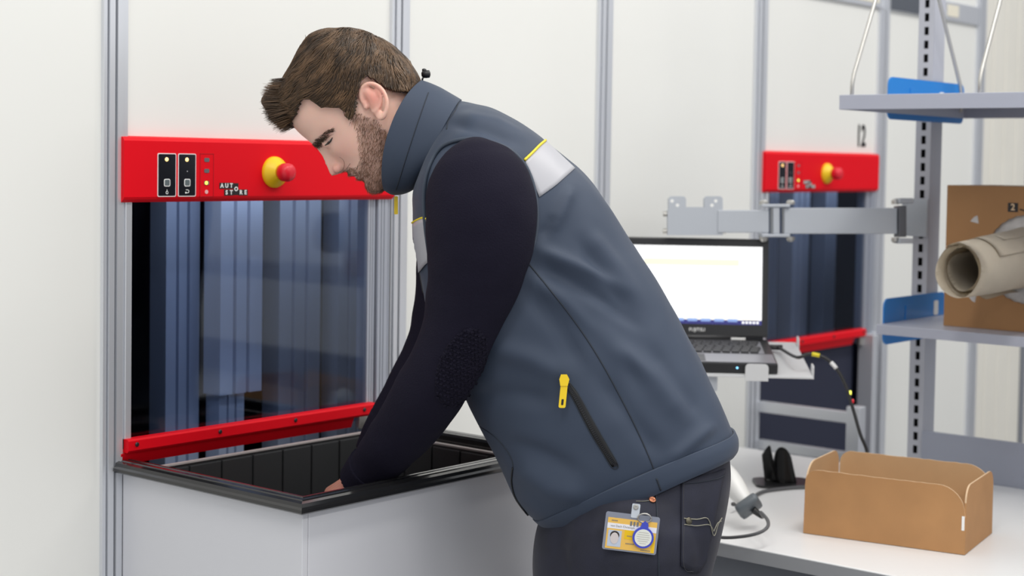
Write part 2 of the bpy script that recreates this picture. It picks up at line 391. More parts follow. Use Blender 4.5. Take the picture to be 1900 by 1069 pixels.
# ------------------------------------------------------------------ casing round the bin
CS = .60                                       # far end of the casing
cs = thing('port_casing', 'light grey casing with black rim around the open bin', 'casing', P(.3, .23, 0))
obj('side_panel', box(0, .012, .012, .455, 0, .921, .0015), 'case_white', cs)
obj('front_panel', box(.0125, CS, .443, .455, 0, .921, .0015), 'case_white', cs)
obj('side_panel', box(CS-.012, CS, .012, .4425, 0, .921, .0015), 'case_white', cs)
def rimsec(o):                                  # (outward, z) section; outward measured from casing face
    return [(.016, .9205), (.019, .923), (.019, .928), (.0155, .931), (.0145, .9365), (.008, .9385), (.0065, .9372), (.0035, .9372), (.002, .9390), (-.006, .9390), (-.0075, .9377), (-.0105, .9377), (-.012, .9392), (-.019, .9385), (-.022, .934), (-.022, .9205)]
def rim_side(name, path, outs):
    """mitred sweep: path of two points, outs = outward vectors scaled for the mitre at each end"""
    bm = bmesh.new(); sec = rimsec(0)
    A = [bm.verts.new(path[0]+o*outs[0]+z*EZ) for o, z in sec]; B = [bm.verts.new(path[1]+o*outs[1]+z*EZ) for o, z in sec]
    n = len(sec)
    for i in range(n): bm.faces.new((A[i], A[(i+1) % n], B[(i+1) % n], B[i]))
    bm.faces.new(A[::-1]); bm.faces.new(B); bmesh.ops.recalc_face_normals(bm, faces=bm.faces)
    return obj(name, bm, 'rim_black', cs)
L_, R_, F_ = Vector((-1, 0, 0)), Vector((1, 0, 0)), EN
rim_side('rim_side', (P(0, .012, 0), P(0, .455, 0)), (L_, L_+F_))
rim_side('rim_front', (P(0, .455, 0), P(CS, .455, 0)), (L_+F_, R_+F_))
rim_side('rim_side', (P(CS, .455, 0), P(CS, .012, 0)), (R_+F_, R_))
# ------------------------------------------------------------------ the plastic bin inside
b0, b1, u0, u1, zb = .030, .565, .050, .425, .62
bn = thing('storage_bin', 'dark grey plastic bin with ribbed walls sunk in the casing', 'bin', P(.3, .24, zb))
obj('bottom', box(b0, b1, u0, u1, zb, zb+.006), 'bin_dark', bn)
def binwall(k, horizontal, tpos, sgn, a, b, top=.924):
    w = obj('wall', box(a, b, tpos-.004, tpos, zb, top) if horizontal else box(tpos, tpos+.004, a, b, zb, top), 'bin_dark', bn)
    x = a+.008; i = 0
    while x < b-.02:
        e = min(x+.0665, b-.006)
        if horizontal: q = box(x, e, min(tpos, tpos+sgn*.005), max(tpos, tpos+sgn*.005), zb+.01, top-.004, .0015)
        else: q = box(min(tpos, tpos+sgn*.005), max(tpos, tpos+sgn*.005), x, e, zb+.01, top-.004, .0015)
        obj('rib_panel', q, 'bin_dark', w); x += .0705
    if horizontal: obj('lip', box(a, b, tpos-.006, tpos+.002, top, top+.004, .001), 'bin_edge', w)
    else: obj('lip', box(tpos-.002, tpos+.006, a, b, top, top+.004, .001), 'bin_edge', w)
binwall(0, True, u0, 1, b0, b1); binwall(1, False, b1, -1, u0, u1, .918); binwall(2, False, b0-.004, 1, u0, u1, .905); binwall(3, True, u1+.004, -1, b0, b1, .905)

# ------------------------------------------------------------------ frame of the far port: bare aluminium bars standing out from the wall
fp = thing('port_frame', 'bare aluminium bar frame of the far port behind the bench', 'stand', P(2.05, .15, 0))
for z0, z1 in ((.795, .823), (.695, .720)): obj('cross_bar', box(2.028, 2.052, .01, .275, z0, z1, .002), 'alu', fp)
obj('upright', box(2.022, 2.058, .275, .312, 0, .84, .003), 'alu', fp)
for x in (2.60, 2.66): obj('upright', box(x, x+.03, .0, .05, 0, .96, .003), 'alu', fp)
obj('interior_dark_sheet', box(2.06, 2.59, -.02, -.012, 0, .935), 'interior_navy', fp)  # dark sheet put in for the dark interior below the red bar

# ------------------------------------------------------------------ workbench
TZ = .75
wb = thing('workbench', 'white topped grey packing bench on the right', 'table', P(1.32, .9, 0))
obj('table_top', box(.883, 1.762, .035, 2.1, TZ-.026, TZ, .003), 'bench_top', wb)
obj('edge_strip', box(.880, .8835, .035, 2.1, TZ-.026, TZ-.0015), 'bench_edge', wb)
obj('front_rail', box(.905, .945, .06, 2.05, TZ-.085, TZ-.0265, .003), 'bench_frame', wb)
obj('back_rail', box(1.70, 1.74, .06, 2.05, TZ-.085, TZ-.0265, .003), 'bench_frame', wb)
for x in (.905, 1.70):
    for t in (.08, 1.98): obj('leg', box(x, x+.04, t, t+.04, 0, TZ-.0855, .003), 'bench_frame', wb)
obj('upstand', box(1.7635, 1.772, .605, 2.1, TZ-.03, .849, .001), 'upstand_grey', wb)

# ------------------------------------------------------------------ slotted upright
up = thing('slotted_upright', 'grey slotted steel shelf upright at the back of the bench', 'upright', P(1.80, .583, 0))
p_s, p_t0, p_t1, q_t0, q_t1 = 1.773, .566, .603, .580, .591
bm = bmesh.new()
box(p_s, p_s+.0025, p_t0, q_t0, 0, 2.3, 0, bm); box(p_s, p_s+.0025, q_t1, p_t1, 0, 2.3, 0, bm)
z = .70; zprev = 0
while z < 2.28:
    box(p_s, p_s+.0025, q_t0, q_t1, zprev, z, 0, bm); zprev = z+.0185; z += .0309
box(p_s, p_s+.0025, q_t0, q_t1, zprev, 2.3, 0, bm)
obj('slotted_face', bm, 'post_grey', up)
obj('side_face', box(p_s+.003, p_s+.058, p_t1-.0025, p_t1, 0, 2.3), 'post_grey', up); obj('side_face', box(p_s+.003, p_s+.058, p_t0, p_t0+.0025, 0, 2.3), 'post_grey', up)
obj('slot_backing', box(p_s+.02, p_s+.0225, p_t0+.003, p_t1-.003, 0, 2.3), 'print_black', up)  # black sheet added behind the slots for the dark inside
up.rotation_euler = (math.radians(-.0), 0, 0)

# ------------------------------------------------------------------ shelves with blue end plates and wire dividers
def shelf(s0, s1, t0, zt, lip, label):
    r = thing('shelf', label, 'shelf', P((s0+s1)/2, t0+.6, zt-lip))
    obj('deck', box(s0+.0015, s1, t0, 2.2, zt-.003, zt, .0008), 'shelf_grey', r)
    obj('front_lip', box(s0, s0+.0025, t0, 2.2, zt-lip, zt-.0005, .0008), 'shelf_grey', r)
    obj('back_lip', box(s1-.0025, s1, t0, 2.2, zt-lip, zt-.003, .0008), 'shelf_grey', r)
    obj('end_lip', box(s0+.003, s1-.003, t0, t0+.002, zt-lip, zt-.003), 'shelf_grey', r)
    obj('stiffener', box(s0+.09, s0+.11, t0+.01, 2.2, zt-lip+.004, zt-.0032), 'shelf_grey', r)
    return r
shelf(1.517, 1.90, .611, 1.110, .021, 'lower grey steel shelf carrying the brown paper box')
shelf(1.328, 1.93, .611, 1.596, .030, 'upper grey steel shelf with wire dividers')
def endplate(s0, s1, z0, z1, label, holes):
    r = thing('end_plate', label, 'bracket', P((s0+s1)/2, .607, z0))
    bm = prism(rrect(s0, z0, s1, z1, .018, 6), P(0, .6055, 0), EX, EZ, EN, .0035)
    o = obj('plate', bm, 'bracket_blue', r)
    for (a, b, c, d) in holes: obj('cutout', prism(rrect(a, c, b, d, .004), P(0, .609, 0), EX, EZ, EN, .0008), 'wall_white', o)
    obj('hook', box(s0+.10, s0+.12, .609, .6108, z0+.02, z1-.02, .0005), 'bracket_blue', o)
    return r
endplate(1.556, 1.86, 1.062, 1.163, 'blue steel end plate on the lower shelf', [(1.80, 1.822, 1.112, 1.145)])
endplate(1.55, 1.93, 1.553, 1.645, 'bright blue steel end plate on the upper shelf', [(1.80, 1.822, 1.60, 1.622)])
def divider(t, lean, label):
    a, b = P(1.345, t, 1.578), P(1.868, t, 1.578)
    pts = [a, P(1.346, t, 1.62), P(1.352, t, 1.64), P(1.455, t, 1.83), P(1.53, t, 1.965), P(1.56, t, 2.0), P(1.60, t, 2.015), P(1.64, t, 2.0), P(1.67, t, 1.965), P(1.735, t, 1.83), P(1.861, t, 1.64), P(1.868, t, 1.62), b]
    return tag(obj('wire_divider', tube(pts, .0042, 10), 'steel', smooth=True), label, 'wire divider', 'wire dividers on the upper shelf')
divider(.63, 0, 'bent steel wire divider at the left end of the upper shelf')
divider(.905, 0, 'bent steel wire divider further right on the upper shelf')

# ------------------------------------------------------------------ swivelling screen arm
ar = thing('screen_arm', 'empty grey steel swivel arm bolted to the slotted upright', 'arm', pt(1550, 437, 3.6))
AD = 3.57
ex, ey, ez = CR, CU, -CF
def arm_box(x0, x1, y0, y1, dep=.03, bev=.002, D=AD, dd=0):
    a, b = pt(x0, y1, D+dd), pt(x1, y0, D+dd)
    c = (a+b)/2; hx = abs((b-a).dot(CR))/2; hy = abs((b-a).dot(CU))/2
    bm = bmesh.new(); addbox(bm, c, CR*hx, CU*hy, CF*dep/2, bev); return bm
obj('long_tube', arm_box(1453, 1662, 386, 434), 'arm_grey', ar)
obj('short_tube', arm_box(1330, 1425, 390, 432), 'arm_grey', ar)
for x0, x1, y0, y1 in ((1411, 1463, 379, 385), (1411, 1463, 434, 440)): obj('hinge_plate', arm_box(x0, x1, y0, y1, .045), 'arm_grey', ar)
obj('hinge_web', arm_box(1432, 1444, 385, 434, .04), 'arm_grey', ar)
for x in (1417, 1467):
    obj('bolt', lathe(pt(x, 379.5, AD), CU, [(.010, 0), (.010, .006), (.006, .010), (0, .010)], 12), 'steel', ar)
    obj('bolt', lathe(pt(x, 439.5, AD), -CU, [(.010, 0), (.010, .006), (.005, .011), (0, .011)], 12), 'steel', ar)
m_ = bmesh.new()
k = AD/FPX
poly = [(0, 0), (102, 0), (102, 72-4), (98, 72), (72, 72), (68, 68), (68, 52), (34, 52), (34, 68), (30, 72), (6, 72), (2, 68), (2, 48), (0, 46)]
obj('head_plate', prism([(x*k, y*k) for x, y in poly], pt(1237, 436.5, AD+.01), CR, CU, -CF, .022), 'arm_grey', ar)
for x, y in ((1247, 373), (1257, 381), (1321, 381), (1328, 373)): obj('hole', lathe(pt(x, y, AD-.0118), -CF, [(.004, 0), (.004, .0006)], 10), 'print_white', ar)
for x, y in ((1234, 397), (1234, 429), (1342, 397), (1342, 429)): obj('bolt', lathe(pt(x-4, y, AD), CR, [(.006, 0), (.006, .010), (0, .010)], 10), 'steel', ar)
obj('clamp_block', arm_box(1663, 1677, 382, 440, .05, .002), mat('clamp_dark', (.12, .125, .14), .4, .4), ar)
obj('clamp_plate', arm_box(1664, 1690, 368, 378, .05, .002), 'arm_grey', ar); obj('clamp_plate', arm_box(1664, 1690, 442, 452, .05, .002), 'arm_grey', ar)
obj('clamp_flange', box(1.766, 1.772, .540, .603, 1.292, 1.378, .001), 'arm_grey', ar)
for y in (379, 441): obj('bolt', lathe(pt(1661, y, AD), CU*(1 if y < 400 else -1), [(.009, 0), (.009, .008), (.004, .012), (0, .012)], 12), 'steel', ar)

# ------------------------------------------------------------------ laptop stand and laptop
e1 = Vector((.592, -.806, 0)).normalized()                 # to the right along the laptop
tilt = .10
e2 = (Vector((.806, .592, 0)).normalized()*math.cos(tilt)+EZ*math.sin(tilt)); e3 = e1.cross(e2)
FR = P(1.292, .503, 1.012)                                 # front right corner of laptop, underside
def lp(x, y, z): return FR+x*e1+y*e2+z*e3                   # x right (0 = right side), y back, z up
def lbox(x0, x1, y0, y1, z0, z1, bev=0, bm=None):
    b = bm or bmesh.new(); addbox(b, lp((x0+x1)/2, (y0+y1)/2, (z0+z1)/2), e1*(x1-x0)/2, e2*(y1-y0)/2, e3*(z1-z0)/2, bev); return b
stand = thing('laptop_stand', 'white steel laptop tray on a grey column standing on the bench', 'laptop stand', lp(-.18, .12, 0)*1)
obj('tray', lbox(-.385, .072, -.012, .33, -.006, -.001, .001), 'tray_white', stand)
for x in (-.345, -.045): obj('front_stop', prism(rrect(-.024, -.008, .024, .028, .008, 5, (1, 1, 0, 0)), lp(x, -.0125, -.004), e1, e3, -e2, .003), 'tray_white', stand)
for y in (.02, .30): obj('side_stop', prism(rrect(-.016, -.006, .016, .022, .006, 5, (1, 1, 0, 0)), lp(.0725, y, -.004), e2, e3, e1, .003), 'tray_white', stand)
obj('bracket', lbox(-.165, -.125, .0, .10, -.040, -.0065, .003), 'arm_grey', stand)
cb = lp(-.20, .12, -.007)
obj('column', box(cb.x-.02, cb.x+.02, -cb.y-.02, -cb.y+.02, TZ+.010, cb.z, .003), 'arm_grey', stand)
obj('bracket_bar', lbox(-.22, -.125, .09, .13, -.030, -.0066, .002), 'arm_grey', stand)
obj('foot_plate', box(cb.x-.06, cb.x+.06, -cb.y-.06, -cb.y+.06, TZ+.0005, TZ+.0095, .002), 'arm_grey', stand)
lt = thing('laptop', 'open black laptop with a glowing white screen behind the man', 'laptop', lp(-.18, .12, 0))
LW = .355
obj('base', lbox(-LW, 0, 0, .245, 0, .022, .003), 'laptop_black', lt)
obj('palm_rest', lbox(-LW+.004, -.004, .004, .085, .0222, .0232), 'laptop_silver', lt)
kb = obj('keyboard_bed', lbox(-LW+.02, -.02, .092, .212, .0222, .0230), 'laptop_silver', lt)
def keymesh():
    bm = bmesh.new(); addbox(bm, Vector((0, 0, 0)), e1*.0085, e2*.0080, e3*.0016, .0008)
    me = bpy.data.meshes.new('key'); bm.to_mesh(me); bm.free(); me.materials.append(MATS['key_black']); return me
km = keymesh()
for r_ in range(6):
    for c_ in range(15):
        o = bpy.data.objects.new('key', km); COL.objects.link(o); o.parent = kb
        o.location = lp(-LW+.036+c_*.0201+(.004*(r_ % 3)-.004), .102+r_*.0195, .0248)-ROOTLOC[lt]
obj('touchpad', lbox(-.24, -.15, .012, .075, .0233, .0238), 'laptop_black', lt)
obj('front_led', lathe(lp(-.085, -.0005, .012), -e2, [(.0022, 0), (.0022, .001)], 8), mat('led_blue', (.2, .6, 1), .4, emit=(.25, .65, 1), estr=2), lt)
obj('front_led', lathe(lp(-.062, -.0005, .012), -e2, [(.0022, 0), (.0022, .001)], 8), 'led_green', lt)
hz = lp(0, .243, .022)                                      # hinge line, right end
la = math.radians(4)
l3 = (CU*math.cos(la)+CF*math.sin(la)).normalized(); l3 = (l3-e1*l3.dot(e1)).normalized(); l2 = e1.cross(l3).normalized()   # lid up / lid front normal
if l2.dot(CF) > 0: l2 = -l2
LH = .226
def lid(x0, x1, y0, y1, z0, z1, bev=0):
    bm = bmesh.new(); addbox(bm, hz+e1*(x0+x1)/2+l3*(y0+y1)/2+l2*(z0+z1)/2, e1*(x1-x0)/2, l3*(y1-y0)/2, l2*(z1-z0)/2, bev); return bm
ld = obj('lid', lid(-LW, 0, .004, LH, -.014, 0, .003), 'laptop_black', lt)
obj('screen', lid(-LW+.016, -.014, .032, LH-.018, .0001, .0008), 'screen_white', ld)
obj('taskbar', lid(-LW+.016, -.014, .032, .042, .0009, .0012), 'screen_blue', ld)
for i in range(9): obj('taskbar_tab', lid(-.33+i*.030, -.33+i*.030+.022, .038, .0445, .0012, .0015), 'screen_icon', ld)
for i in range(5): obj('tray_icon', lid(-.058+i*.008, -.058+i*.008+.0055, .0345, .0395, .0012, .0015), 'screen_white', ld)
for i in range(6): obj('clock_dot', lid(-.056+i*.006, -.056+i*.006+.004, .042, .0445, .0012, .0016), 'screen_cream', ld)
obj('page_bar', lid(-.28, -.066, LH-.062, LH-.048, .0009, .0012), 'screen_cream', ld)
obj('brand_lettering', text_mesh('FUJITSU', .0105, hz-e1*.158+l3*.019+l2*.0002, e1, l3, l2, .0006, .01), 'print_white', ld)
obj('hinge_bar', tube([hz-e1*(LW-.01)+l3*.002-l2*.004, hz-e1*.01+l3*.002-l2*.004], .007, 10), 'laptop_black', lt, True)
obj('sticker', lid(-.082, -.05, -.002, .003, .004, .006), 'print_white', lt)
# cable from the laptop to the bench behind the box
cp = [lp(.0, .21, .012), lp(.02, .21, .012)]+[pt(x, y, d) for x, y, d in ((1478, 663, 3.36), (1502, 657, 3.35), (1530, 664, 3.34), (1552, 684, 3.33), (1569, 715, 3.32), (1583, 760, 3.31), (1596, 805, 3.30), (1607, 832, 3.30), (1618, 868, 3.30))]+[P(1.44, .72, .756), P(1.5, .80, .7545)]
cb_ = thing('laptop_cable', 'black cable looping from the laptop down behind the open box', 'cable', P(1.40, .66, .75))
cpts = [Vector(q) for q in crom([tuple(q) for q in cp], 6)]
obj('lead', tube(cpts, .0035, 8), 'cable_black', cb_, True)
def nearest_i(px, py): 
    return min(range(len(cpts)), key=lambda i: (cpts[i]-pt(px, py, 3.34)).length)
i0 = nearest_i(1504, 658); obj('yellow_tape', tube(cpts[i0:i0+4], .0046, 8), 'tape_yellow', cb_, True)
i0 = nearest_i(1540, 675); obj('white_tag', tube(cpts[i0:i0+4], .0046, 8), 'tape_white', cb_, True)
for (x, y, m_) in ((1577, 732, 'led_green'), (1576, 742, 'knob_red')):
    q = cpts[nearest_i(x, y)]; obj('strain_clip', lathe(q+CR*.002, CR, [(.0045, 0), (.0045, .004), (0, .005)], 8), m_, cb_)
obj('plug', tube([lp(-.005, .21, .012), lp(.03, .21, .012)], .006, 8), 'cable_black', cb_, True)

# ------------------------------------------------------------------ open cardboard box on the bench
A_, B_ = P(1.051, .708, TZ), P(1.104, 1.009, TZ)
bx_ = (B_-A_).normalized(); by_ = Vector((-bx_.y, bx_.x, 0));
if by_.x < 0: by_ = -by_
WX, WY, HB = .3056, .205, .123
cbx = thing('cardboard_box', 'open brown cardboard box with rounded flaps on the white bench', 'box', (A_+bx_*WX/2+by_*WY/2))
def bxpt(x, y, z): return A_+x*bx_+y*by_+z*EZ
TH = .003
def wallpanel(nm, poly, o, ex, n, m='kraft'):
    b_ = prism(poly, o, ex, EZ, n, TH); b_.normal_update()
    for f in b_.faces:
        if abs(f.normal.dot(n)) < .5 and f.normal.z > .05: f.material_index = 1
    q = obj(nm, b_, m, cbx); q.data.materials.append(MATS['kraft_edge'])
    return q
long_ = lambda h: [(0, 0), (WX, 0)]+[(WX-.0005, h*.55)]+[(WX-.052+.05*math.cos(a), h-.05+.05*math.sin(a)) for a in [i*math.pi/16 for i in range(9)]]+[(.026+.024*math.cos(a), h-.024+.024*math.sin(a)) for a in [math.pi/2+i*math.pi/16 for i in range(9)]]
def notch(poly):                                  # slightly ragged torn top edge
    out = []
    for (x, y), (x2, y2) in zip(poly, poly[1:]+poly[:1]):
        out.append((x, y))
        if abs(y-y2) < .002 and y > .1 and abs(x2-x) > .1:
            n = 22
            for i in range(1, n): out.append((x+(x2-x)*i/n, y+(y2-y)*i/n+random.uniform(-.0009, .0006)))
    return out
fr_ = wallpanel('front_flap', notch(long_(HB)), bxpt(0, 0, .001), bx_, by_)
wallpanel('back_flap', notch(long_(HB+.006)), bxpt(0, WY-TH, .001), bx_, by_, 'kraft_in')
short = lambda h, c0, c1: [(0, 0), (WY, 0), (WY, h*.6)]+[(WY-c1+c1*math.cos(a), h-c1+c1*math.sin(a)) for a in [i*math.pi/16 for i in range(9)]]+[(c0+c0*math.cos(a), h-c0+c0*math.sin(a)) for a in [math.pi/2+i*math.pi/16 for i in range(9)]]
wallpanel('end_flap', [(x*.985+.0015, y) for x, y in short(HB+.001, .03, .03)], bxpt(WX-TH, 0, .001), by_, bx_)
wallpanel('end_flap', [(x*.93+.0035, y) for x, y in short(HB+.010, .05, .03)], bxpt(0, 0, .001), by_, bx_, 'kraft_in')
obj('bottom', prism([(TH, TH), (WX-TH, TH), (WX-TH, WY-TH), (TH, WY-TH)], bxpt(0, 0, .001), bx_, by_, EZ, TH), 'kraft_in', cbx)
obj('tape_bit', prism([(0, 0), (.005, 0), (.005, .026), (0, .026)], bxpt(WX-.007, -.0006, .045), bx_, EZ, by_, .0006), 'print_white', cbx)

# ------------------------------------------------------------------ paper dispenser box on the lower shelf
S0, SZ = 1.607, 1.1105
pb = thing('paper_box', 'brown paper dispenser box with a round hole on the lower shelf', 'box', P(1.72, .95, SZ))
f0, f1, zt = .723, 1.13, 1.413
hc, hr = (.905, 1.262), .092
def hole_face(y_out):
    """front board with a round hole: ring of quads from circle to rectangle"""
    bm = bmesh.new(); N = 64; inn, out, inn2, out2 = [], [], [], []
    for i in range(N):
        a = 2*math.pi*i/N; ca, sa = math.cos(a), math.sin(a)
        r_ = hr*(1+.018*(i % 2))
        k_ = min(((f1-hc[0])/ca if ca > 1e-6 else 9), ((f0-hc[0])/ca if ca < -1e-6 else 9), ((zt-hc[1])/sa if sa > 1e-6 else 9), ((SZ-hc[1])/sa if sa < -1e-6 else 9))
        for L, d in ((inn, 0), (inn2, .004)): L.append(bm.verts.new(P(S0+d, hc[0]+r_*ca, hc[1]+r_*sa)))
        for L, d in ((out, 0), (out2, .004)): L.append(bm.verts.new(P(S0+d, hc[0]+k_*ca, hc[1]+k_*sa)))
    for cx, cz in ((f0, SZ), (f1, SZ), (f1, zt), (f0, zt)):
        i = min(range(N), key=lambda j: (out[j].co-P(S0, cx, cz)).length)
        out[i].co = P(S0, cx, cz); out2[i].co = P(S0+.004, cx, cz)
    for i in range(N):
        j = (i+1) % N
        bm.faces.new((inn[i], inn[j], out[j], out[i])); bm.faces.new((inn2[i], out2[i], out2[j], inn2[j]))
        bm.faces.new((inn[i], inn2[i], inn2[j], inn[j])); bm.faces.new((out[i], out[j], out2[j], out2[i]))
    bmesh.ops.recalc_face_normals(bm, faces=bm.faces); return bm
obj('front_board', hole_face(0), 'box_brown', pb)
obj('side_board', box(S0+.0045, S0+.24, f0, f0+.004, SZ, zt), 'box_brown', pb); obj('side_board', box(S0+.0045, S0+.24, f1-.004, f1, SZ, zt), 'box_brown', pb)
obj('top_board', box(S0+.0045, S0+.24, f0+.0045, f1-.0045, zt-.004, zt), 'box_brown', pb); obj('bottom_board', box(S0+.0045, S0+.24, f0+.0045, f1-.0045, SZ, SZ+.004), 'box_brown', pb)
obj('back_board', box(S0+.236, S0+.24, f0+.0045, f1-.0045, SZ+.0045, zt-.0045), 'box_brown', pb)
ES = Vector((-1, 0, 0))                         # out of the box front
ET = Vector((0, -1, 0))
tl = obj('step_mark', prism([(.859, 1.360), (.881, 1.360), (.881, 1.379), (.859, 1.379)], P(S0, 0, 0), ET, EZ, ES, .0005), 'print_black', pb)
obj('step_number', text_mesh('2', .019, P(S0-.0005, .870, 1.3695), ET, EZ, ES, .0004, .02), 'kraft_edge', tl)
obj('step_line', tube([P(S0-.0005, .885, 1.366), P(S0-.0005, .90, 1.362), P(S0-.0005, .93, 1.352)], .0015, 6), 'print_black', pb)
for (a, b) in (((.777, 1.337), (.796, 1.350)), ((.777, 1.178), (.796, 1.165))):
    obj('finger_slot', prism([(a[0], a[1]), (b[0], a[1]-(.004 if a[1] > 1.25 else -.006)), (b[0]-.003, b[1]), (b[0]-.010, b[1]-(.003 if a[1] > 1.25 else -.003))], P(S0, 0, 0), ET, EZ, ES, .0006), 'paper_core', pb)
core = obj('roll_end', lathe(P(S0+.03, hc[0], hc[1]), ES, [(.003, 0), (.100, 0), (.100, .022), (.045, .024), (.040, .010), (.003, .010)], 48), 'paper_core', pb, True, auto=30)
# paper pulled out of the hole: a loose spiral tube of kraft paper, end cut on the slant
def spiral(turns, r0, r1, x0, x1, cen, flare, name, ph=0, seg=80, cut=0.):
    bm = bmesh.new(); nx = 10; grid = []
    for i in range(seg+1):
        a = ph+2*math.pi*turns*i/seg; r_ = r0+(r1-r0)*i/seg; row = []
        for j in range(nx+1):
            u = j/nx
            x = x0+(x1-x0)*u - (cut*math.cos(a)*u) + .004*math.sin(3*a+ph)*u
            rr = r_*(1+flare*(u-.5))*(1+.03*math.sin(2*a+5*u))
            row.append(bm.verts.new(P(x, cen[0]+rr*math.cos(a)+.010*(1-u), cen[1]+rr*math.sin(a)*.97-.012*u)))
        grid.append(row)
    for i in range(seg):
        for j in range(nx): bm.faces.new((grid[i][j], grid[i+1][j], grid[i+1][j+1], grid[i][j+1]))
    bmesh.ops.solidify(bm, geom=bm.faces[:], thickness=.0006)
    return bm
pr = thing('paper_roll', 'loose cream paper roll pulled out of the dispenser box hole', 'paper roll', P(1.45, .88, 1.20))
obj('outer_sheet', spiral(1.25, .056, .060, 1.62, 1.315, (.884, 1.262), -.16, 'o', .6, cut=.014), 'paper_kraft', pr, True)
obj('inner_sheet', spiral(1.6, .040, .053, 1.62, 1.335, (.884, 1.262), -.1, 'i', 2.2, cut=.02), 'paper_kraft', pr, True)
obj('loose_sheet', spiral(.55, .066, .071, 1.625, 1.46, (.889, 1.264), -.10, 'l', 1.1, cut=.02), 'paper_kraft', pr, True)
obj('loose_sheet', spiral(.5, .063, .066, 1.625, 1.40, (.887, 1.263), -.10, 'l', .5, cut=.02), 'paper_kraft', pr, True)

# ------------------------------------------------------------------ barcode scanner, its holder and lead
sc_ = thing('barcode_scanner', 'white and grey handheld barcode scanner lying on the bench', 'scanner', P(1.06, .57, TZ))
h0, h1 = pt(1335, 866, 3.12), pt(1388, 938, 3.05)
hs = [h0, h0.lerp(h1, .35), h0.lerp(h1, .7), h1]
obj('handle', tube([Vector(q) for q in crom([tuple(q) for q in hs], 5)], [.0185+.004*math.sin(i*.30) for i in range(16)], 16), 'scanner_white', sc_, True)
d_ = (h1-h0).normalized()
obj('head', tube([h0-d_*.02+EZ*.02, h0+EZ*.006, h0+CR*-.06+EZ*.03], [.022, .026, .022], 12), 'scanner_white', sc_, True)
_b = bmesh.new(); _s = d_.cross(CF).normalized(); addbox(_b, h1+d_*.002, d_*.010, _s*.0245, d_.cross(_s)*.021, .008); obj('butt_cap', _b, 'scanner_grey', sc_, True)
lead = [h1+d_*.012+CR*.004, h1+d_*.03+CR*.012]+[pt(*q) for q in ((1412, 951, 2.98), (1424, 965, 2.93), (1424, 978, 2.90), (1408, 989, 2.89), (1375, 996, 2.90), (1335, 997, 2.93), (1290, 985, 2.98))]
ld_ = [Vector(q) for q in crom([tuple(q) for q in lead], 6)]
for q in ld_: q.z = max(q.z, TZ+.0035)
obj('lead', tube(ld_, .0033, 8), 'cable_grey', sc_, True)
obj('strain_relief', tube(ld_[:7], [.0075, .007, .0065, .006, .0055, .005, .004], 10), 'cable_black', sc_, True)
c0 = [P(1.10, .52, TZ+.02), P(1.18, .50, TZ+.006), P(1.30, .462, TZ+.004), P(1.36, .470, TZ+.004), P(1.42, .50, TZ+.004), P(1.46, .55, TZ+.004)]
tag(obj('bench_cable', tube([Vector(q) for q in crom([tuple(q) for q in c0], 6)], .0042, 8), 'cable_grey', smooth=True), 'dark grey cable lying on the bench beside the scanner', 'cable')
hd = thing('scanner_holder', 'empty black plastic scanner holder on the bench', 'holder', P(1.43, .43, TZ))
HD = P(1.405, .425, TZ)
def hp(x, y, z): return HD+1.2*x*CR+1.2*y*Vector((CF.x, CF.y, 0)).normalized()+1.2*z*EZ
obj('base_plate', prism(rrect(-.035, -.04, .085, .055, .02), hp(0, 0, .0005), CR*1, Vector((CF.x, CF.y, 0)).normalized(), EZ, .006), 'holder_black', hd)
def wing(x0, y0, tilt, w, h, nm, rot):
    bm = bmesh.new(); N, M = 10, 8; g_ = []
    for i in range(N+1):
        a = -1.0+2.0*i/N; row = []
        for j in range(M+1):
            v = j/M
            width = w*(1-.35*v)
            x = x0+math.sin(a+rot)*width+tilt*v; y = y0-math.cos(a+rot)*width*.7
            top = h*(1-.30*abs(a)**2) if nm else h*(.72+.28*math.sin((a+1)*1.57))
            row.append(bm.verts.new(hp(x, y, .004+top*v)))
        g_.append(row)
    for i in range(N):
        for j in range(M): bm.faces.new((g_[i][j], g_[i+1][j], g_[i+1][j+1], g_[i][j+1]))
    bmesh.ops.solidify(bm, geom=bm.faces[:], thickness=.003); return bm
obj('cradle_wing', wing(-.012, .0, -.006, .026, .068, 0, 2.0), 'holder_black', hd, True)
obj('cradle_wing', wing(.030, .012, -.004, .030, .066, 1, -.4), 'holder_black', hd, True)

# ================================================================== the man
D0 = 2.55
K0 = D0/FPX
mat('skin', (.6, .36, .27), .45, attr='skin_colour', sss=.35, bump=('noise', 700, .12, .0006))
mat('hair_brown', (.1, .06, .03), .42, attr='strand')
mat('hair_base', (.050, .031, .017), .6, bump=('noise', 300, .5, .002))
mat('vest_blue', (.040, .056, .090), .62, var=.06, vscale=5, bump=('noise', 1400, .15, .0004), sheen=.08, spec=.35)
mat('vest_trim', (.040, .055, .082), .6)
mat('seam_dark', (.016, .022, .034), .7)
mat('sweater_navy', (.0075, .0062, .0165), .85, bump=('noise', 420, .5, .0015), spec=.2)
mat('patch_navy', (.0075, .0062, .0165), .85, bump=('voro', 260, 1, .003), spec=.2)
mat('denim', (.012, .0135, .029), .75, var=.28, vscale=22, bump=('noise', 900, .3, .0008), sheen=.1)
mat('denim_pocket', (.014, .0155, .031), .75, var=.3, vscale=25, bump=('noise', 900, .3, .0008))
mat('stitch_dark', (.07, .07, .075), .8)
mat('thread', (.26, .25, .20), .8)
mat('reflective', (.42, .42, .45), .45)
mat('piping_yellow', (.78, .62, .03), .5)
mat('zip_black', (.008, .008, .009), .4)
mat('copper', (.55, .22, .12), .35, .8)
mat('shoe_black', (.02, .02, .02), .5)
mat('eye_white', (.24, .21, .20), .3); mat('iris_dark', (.03, .022, .018), .2)

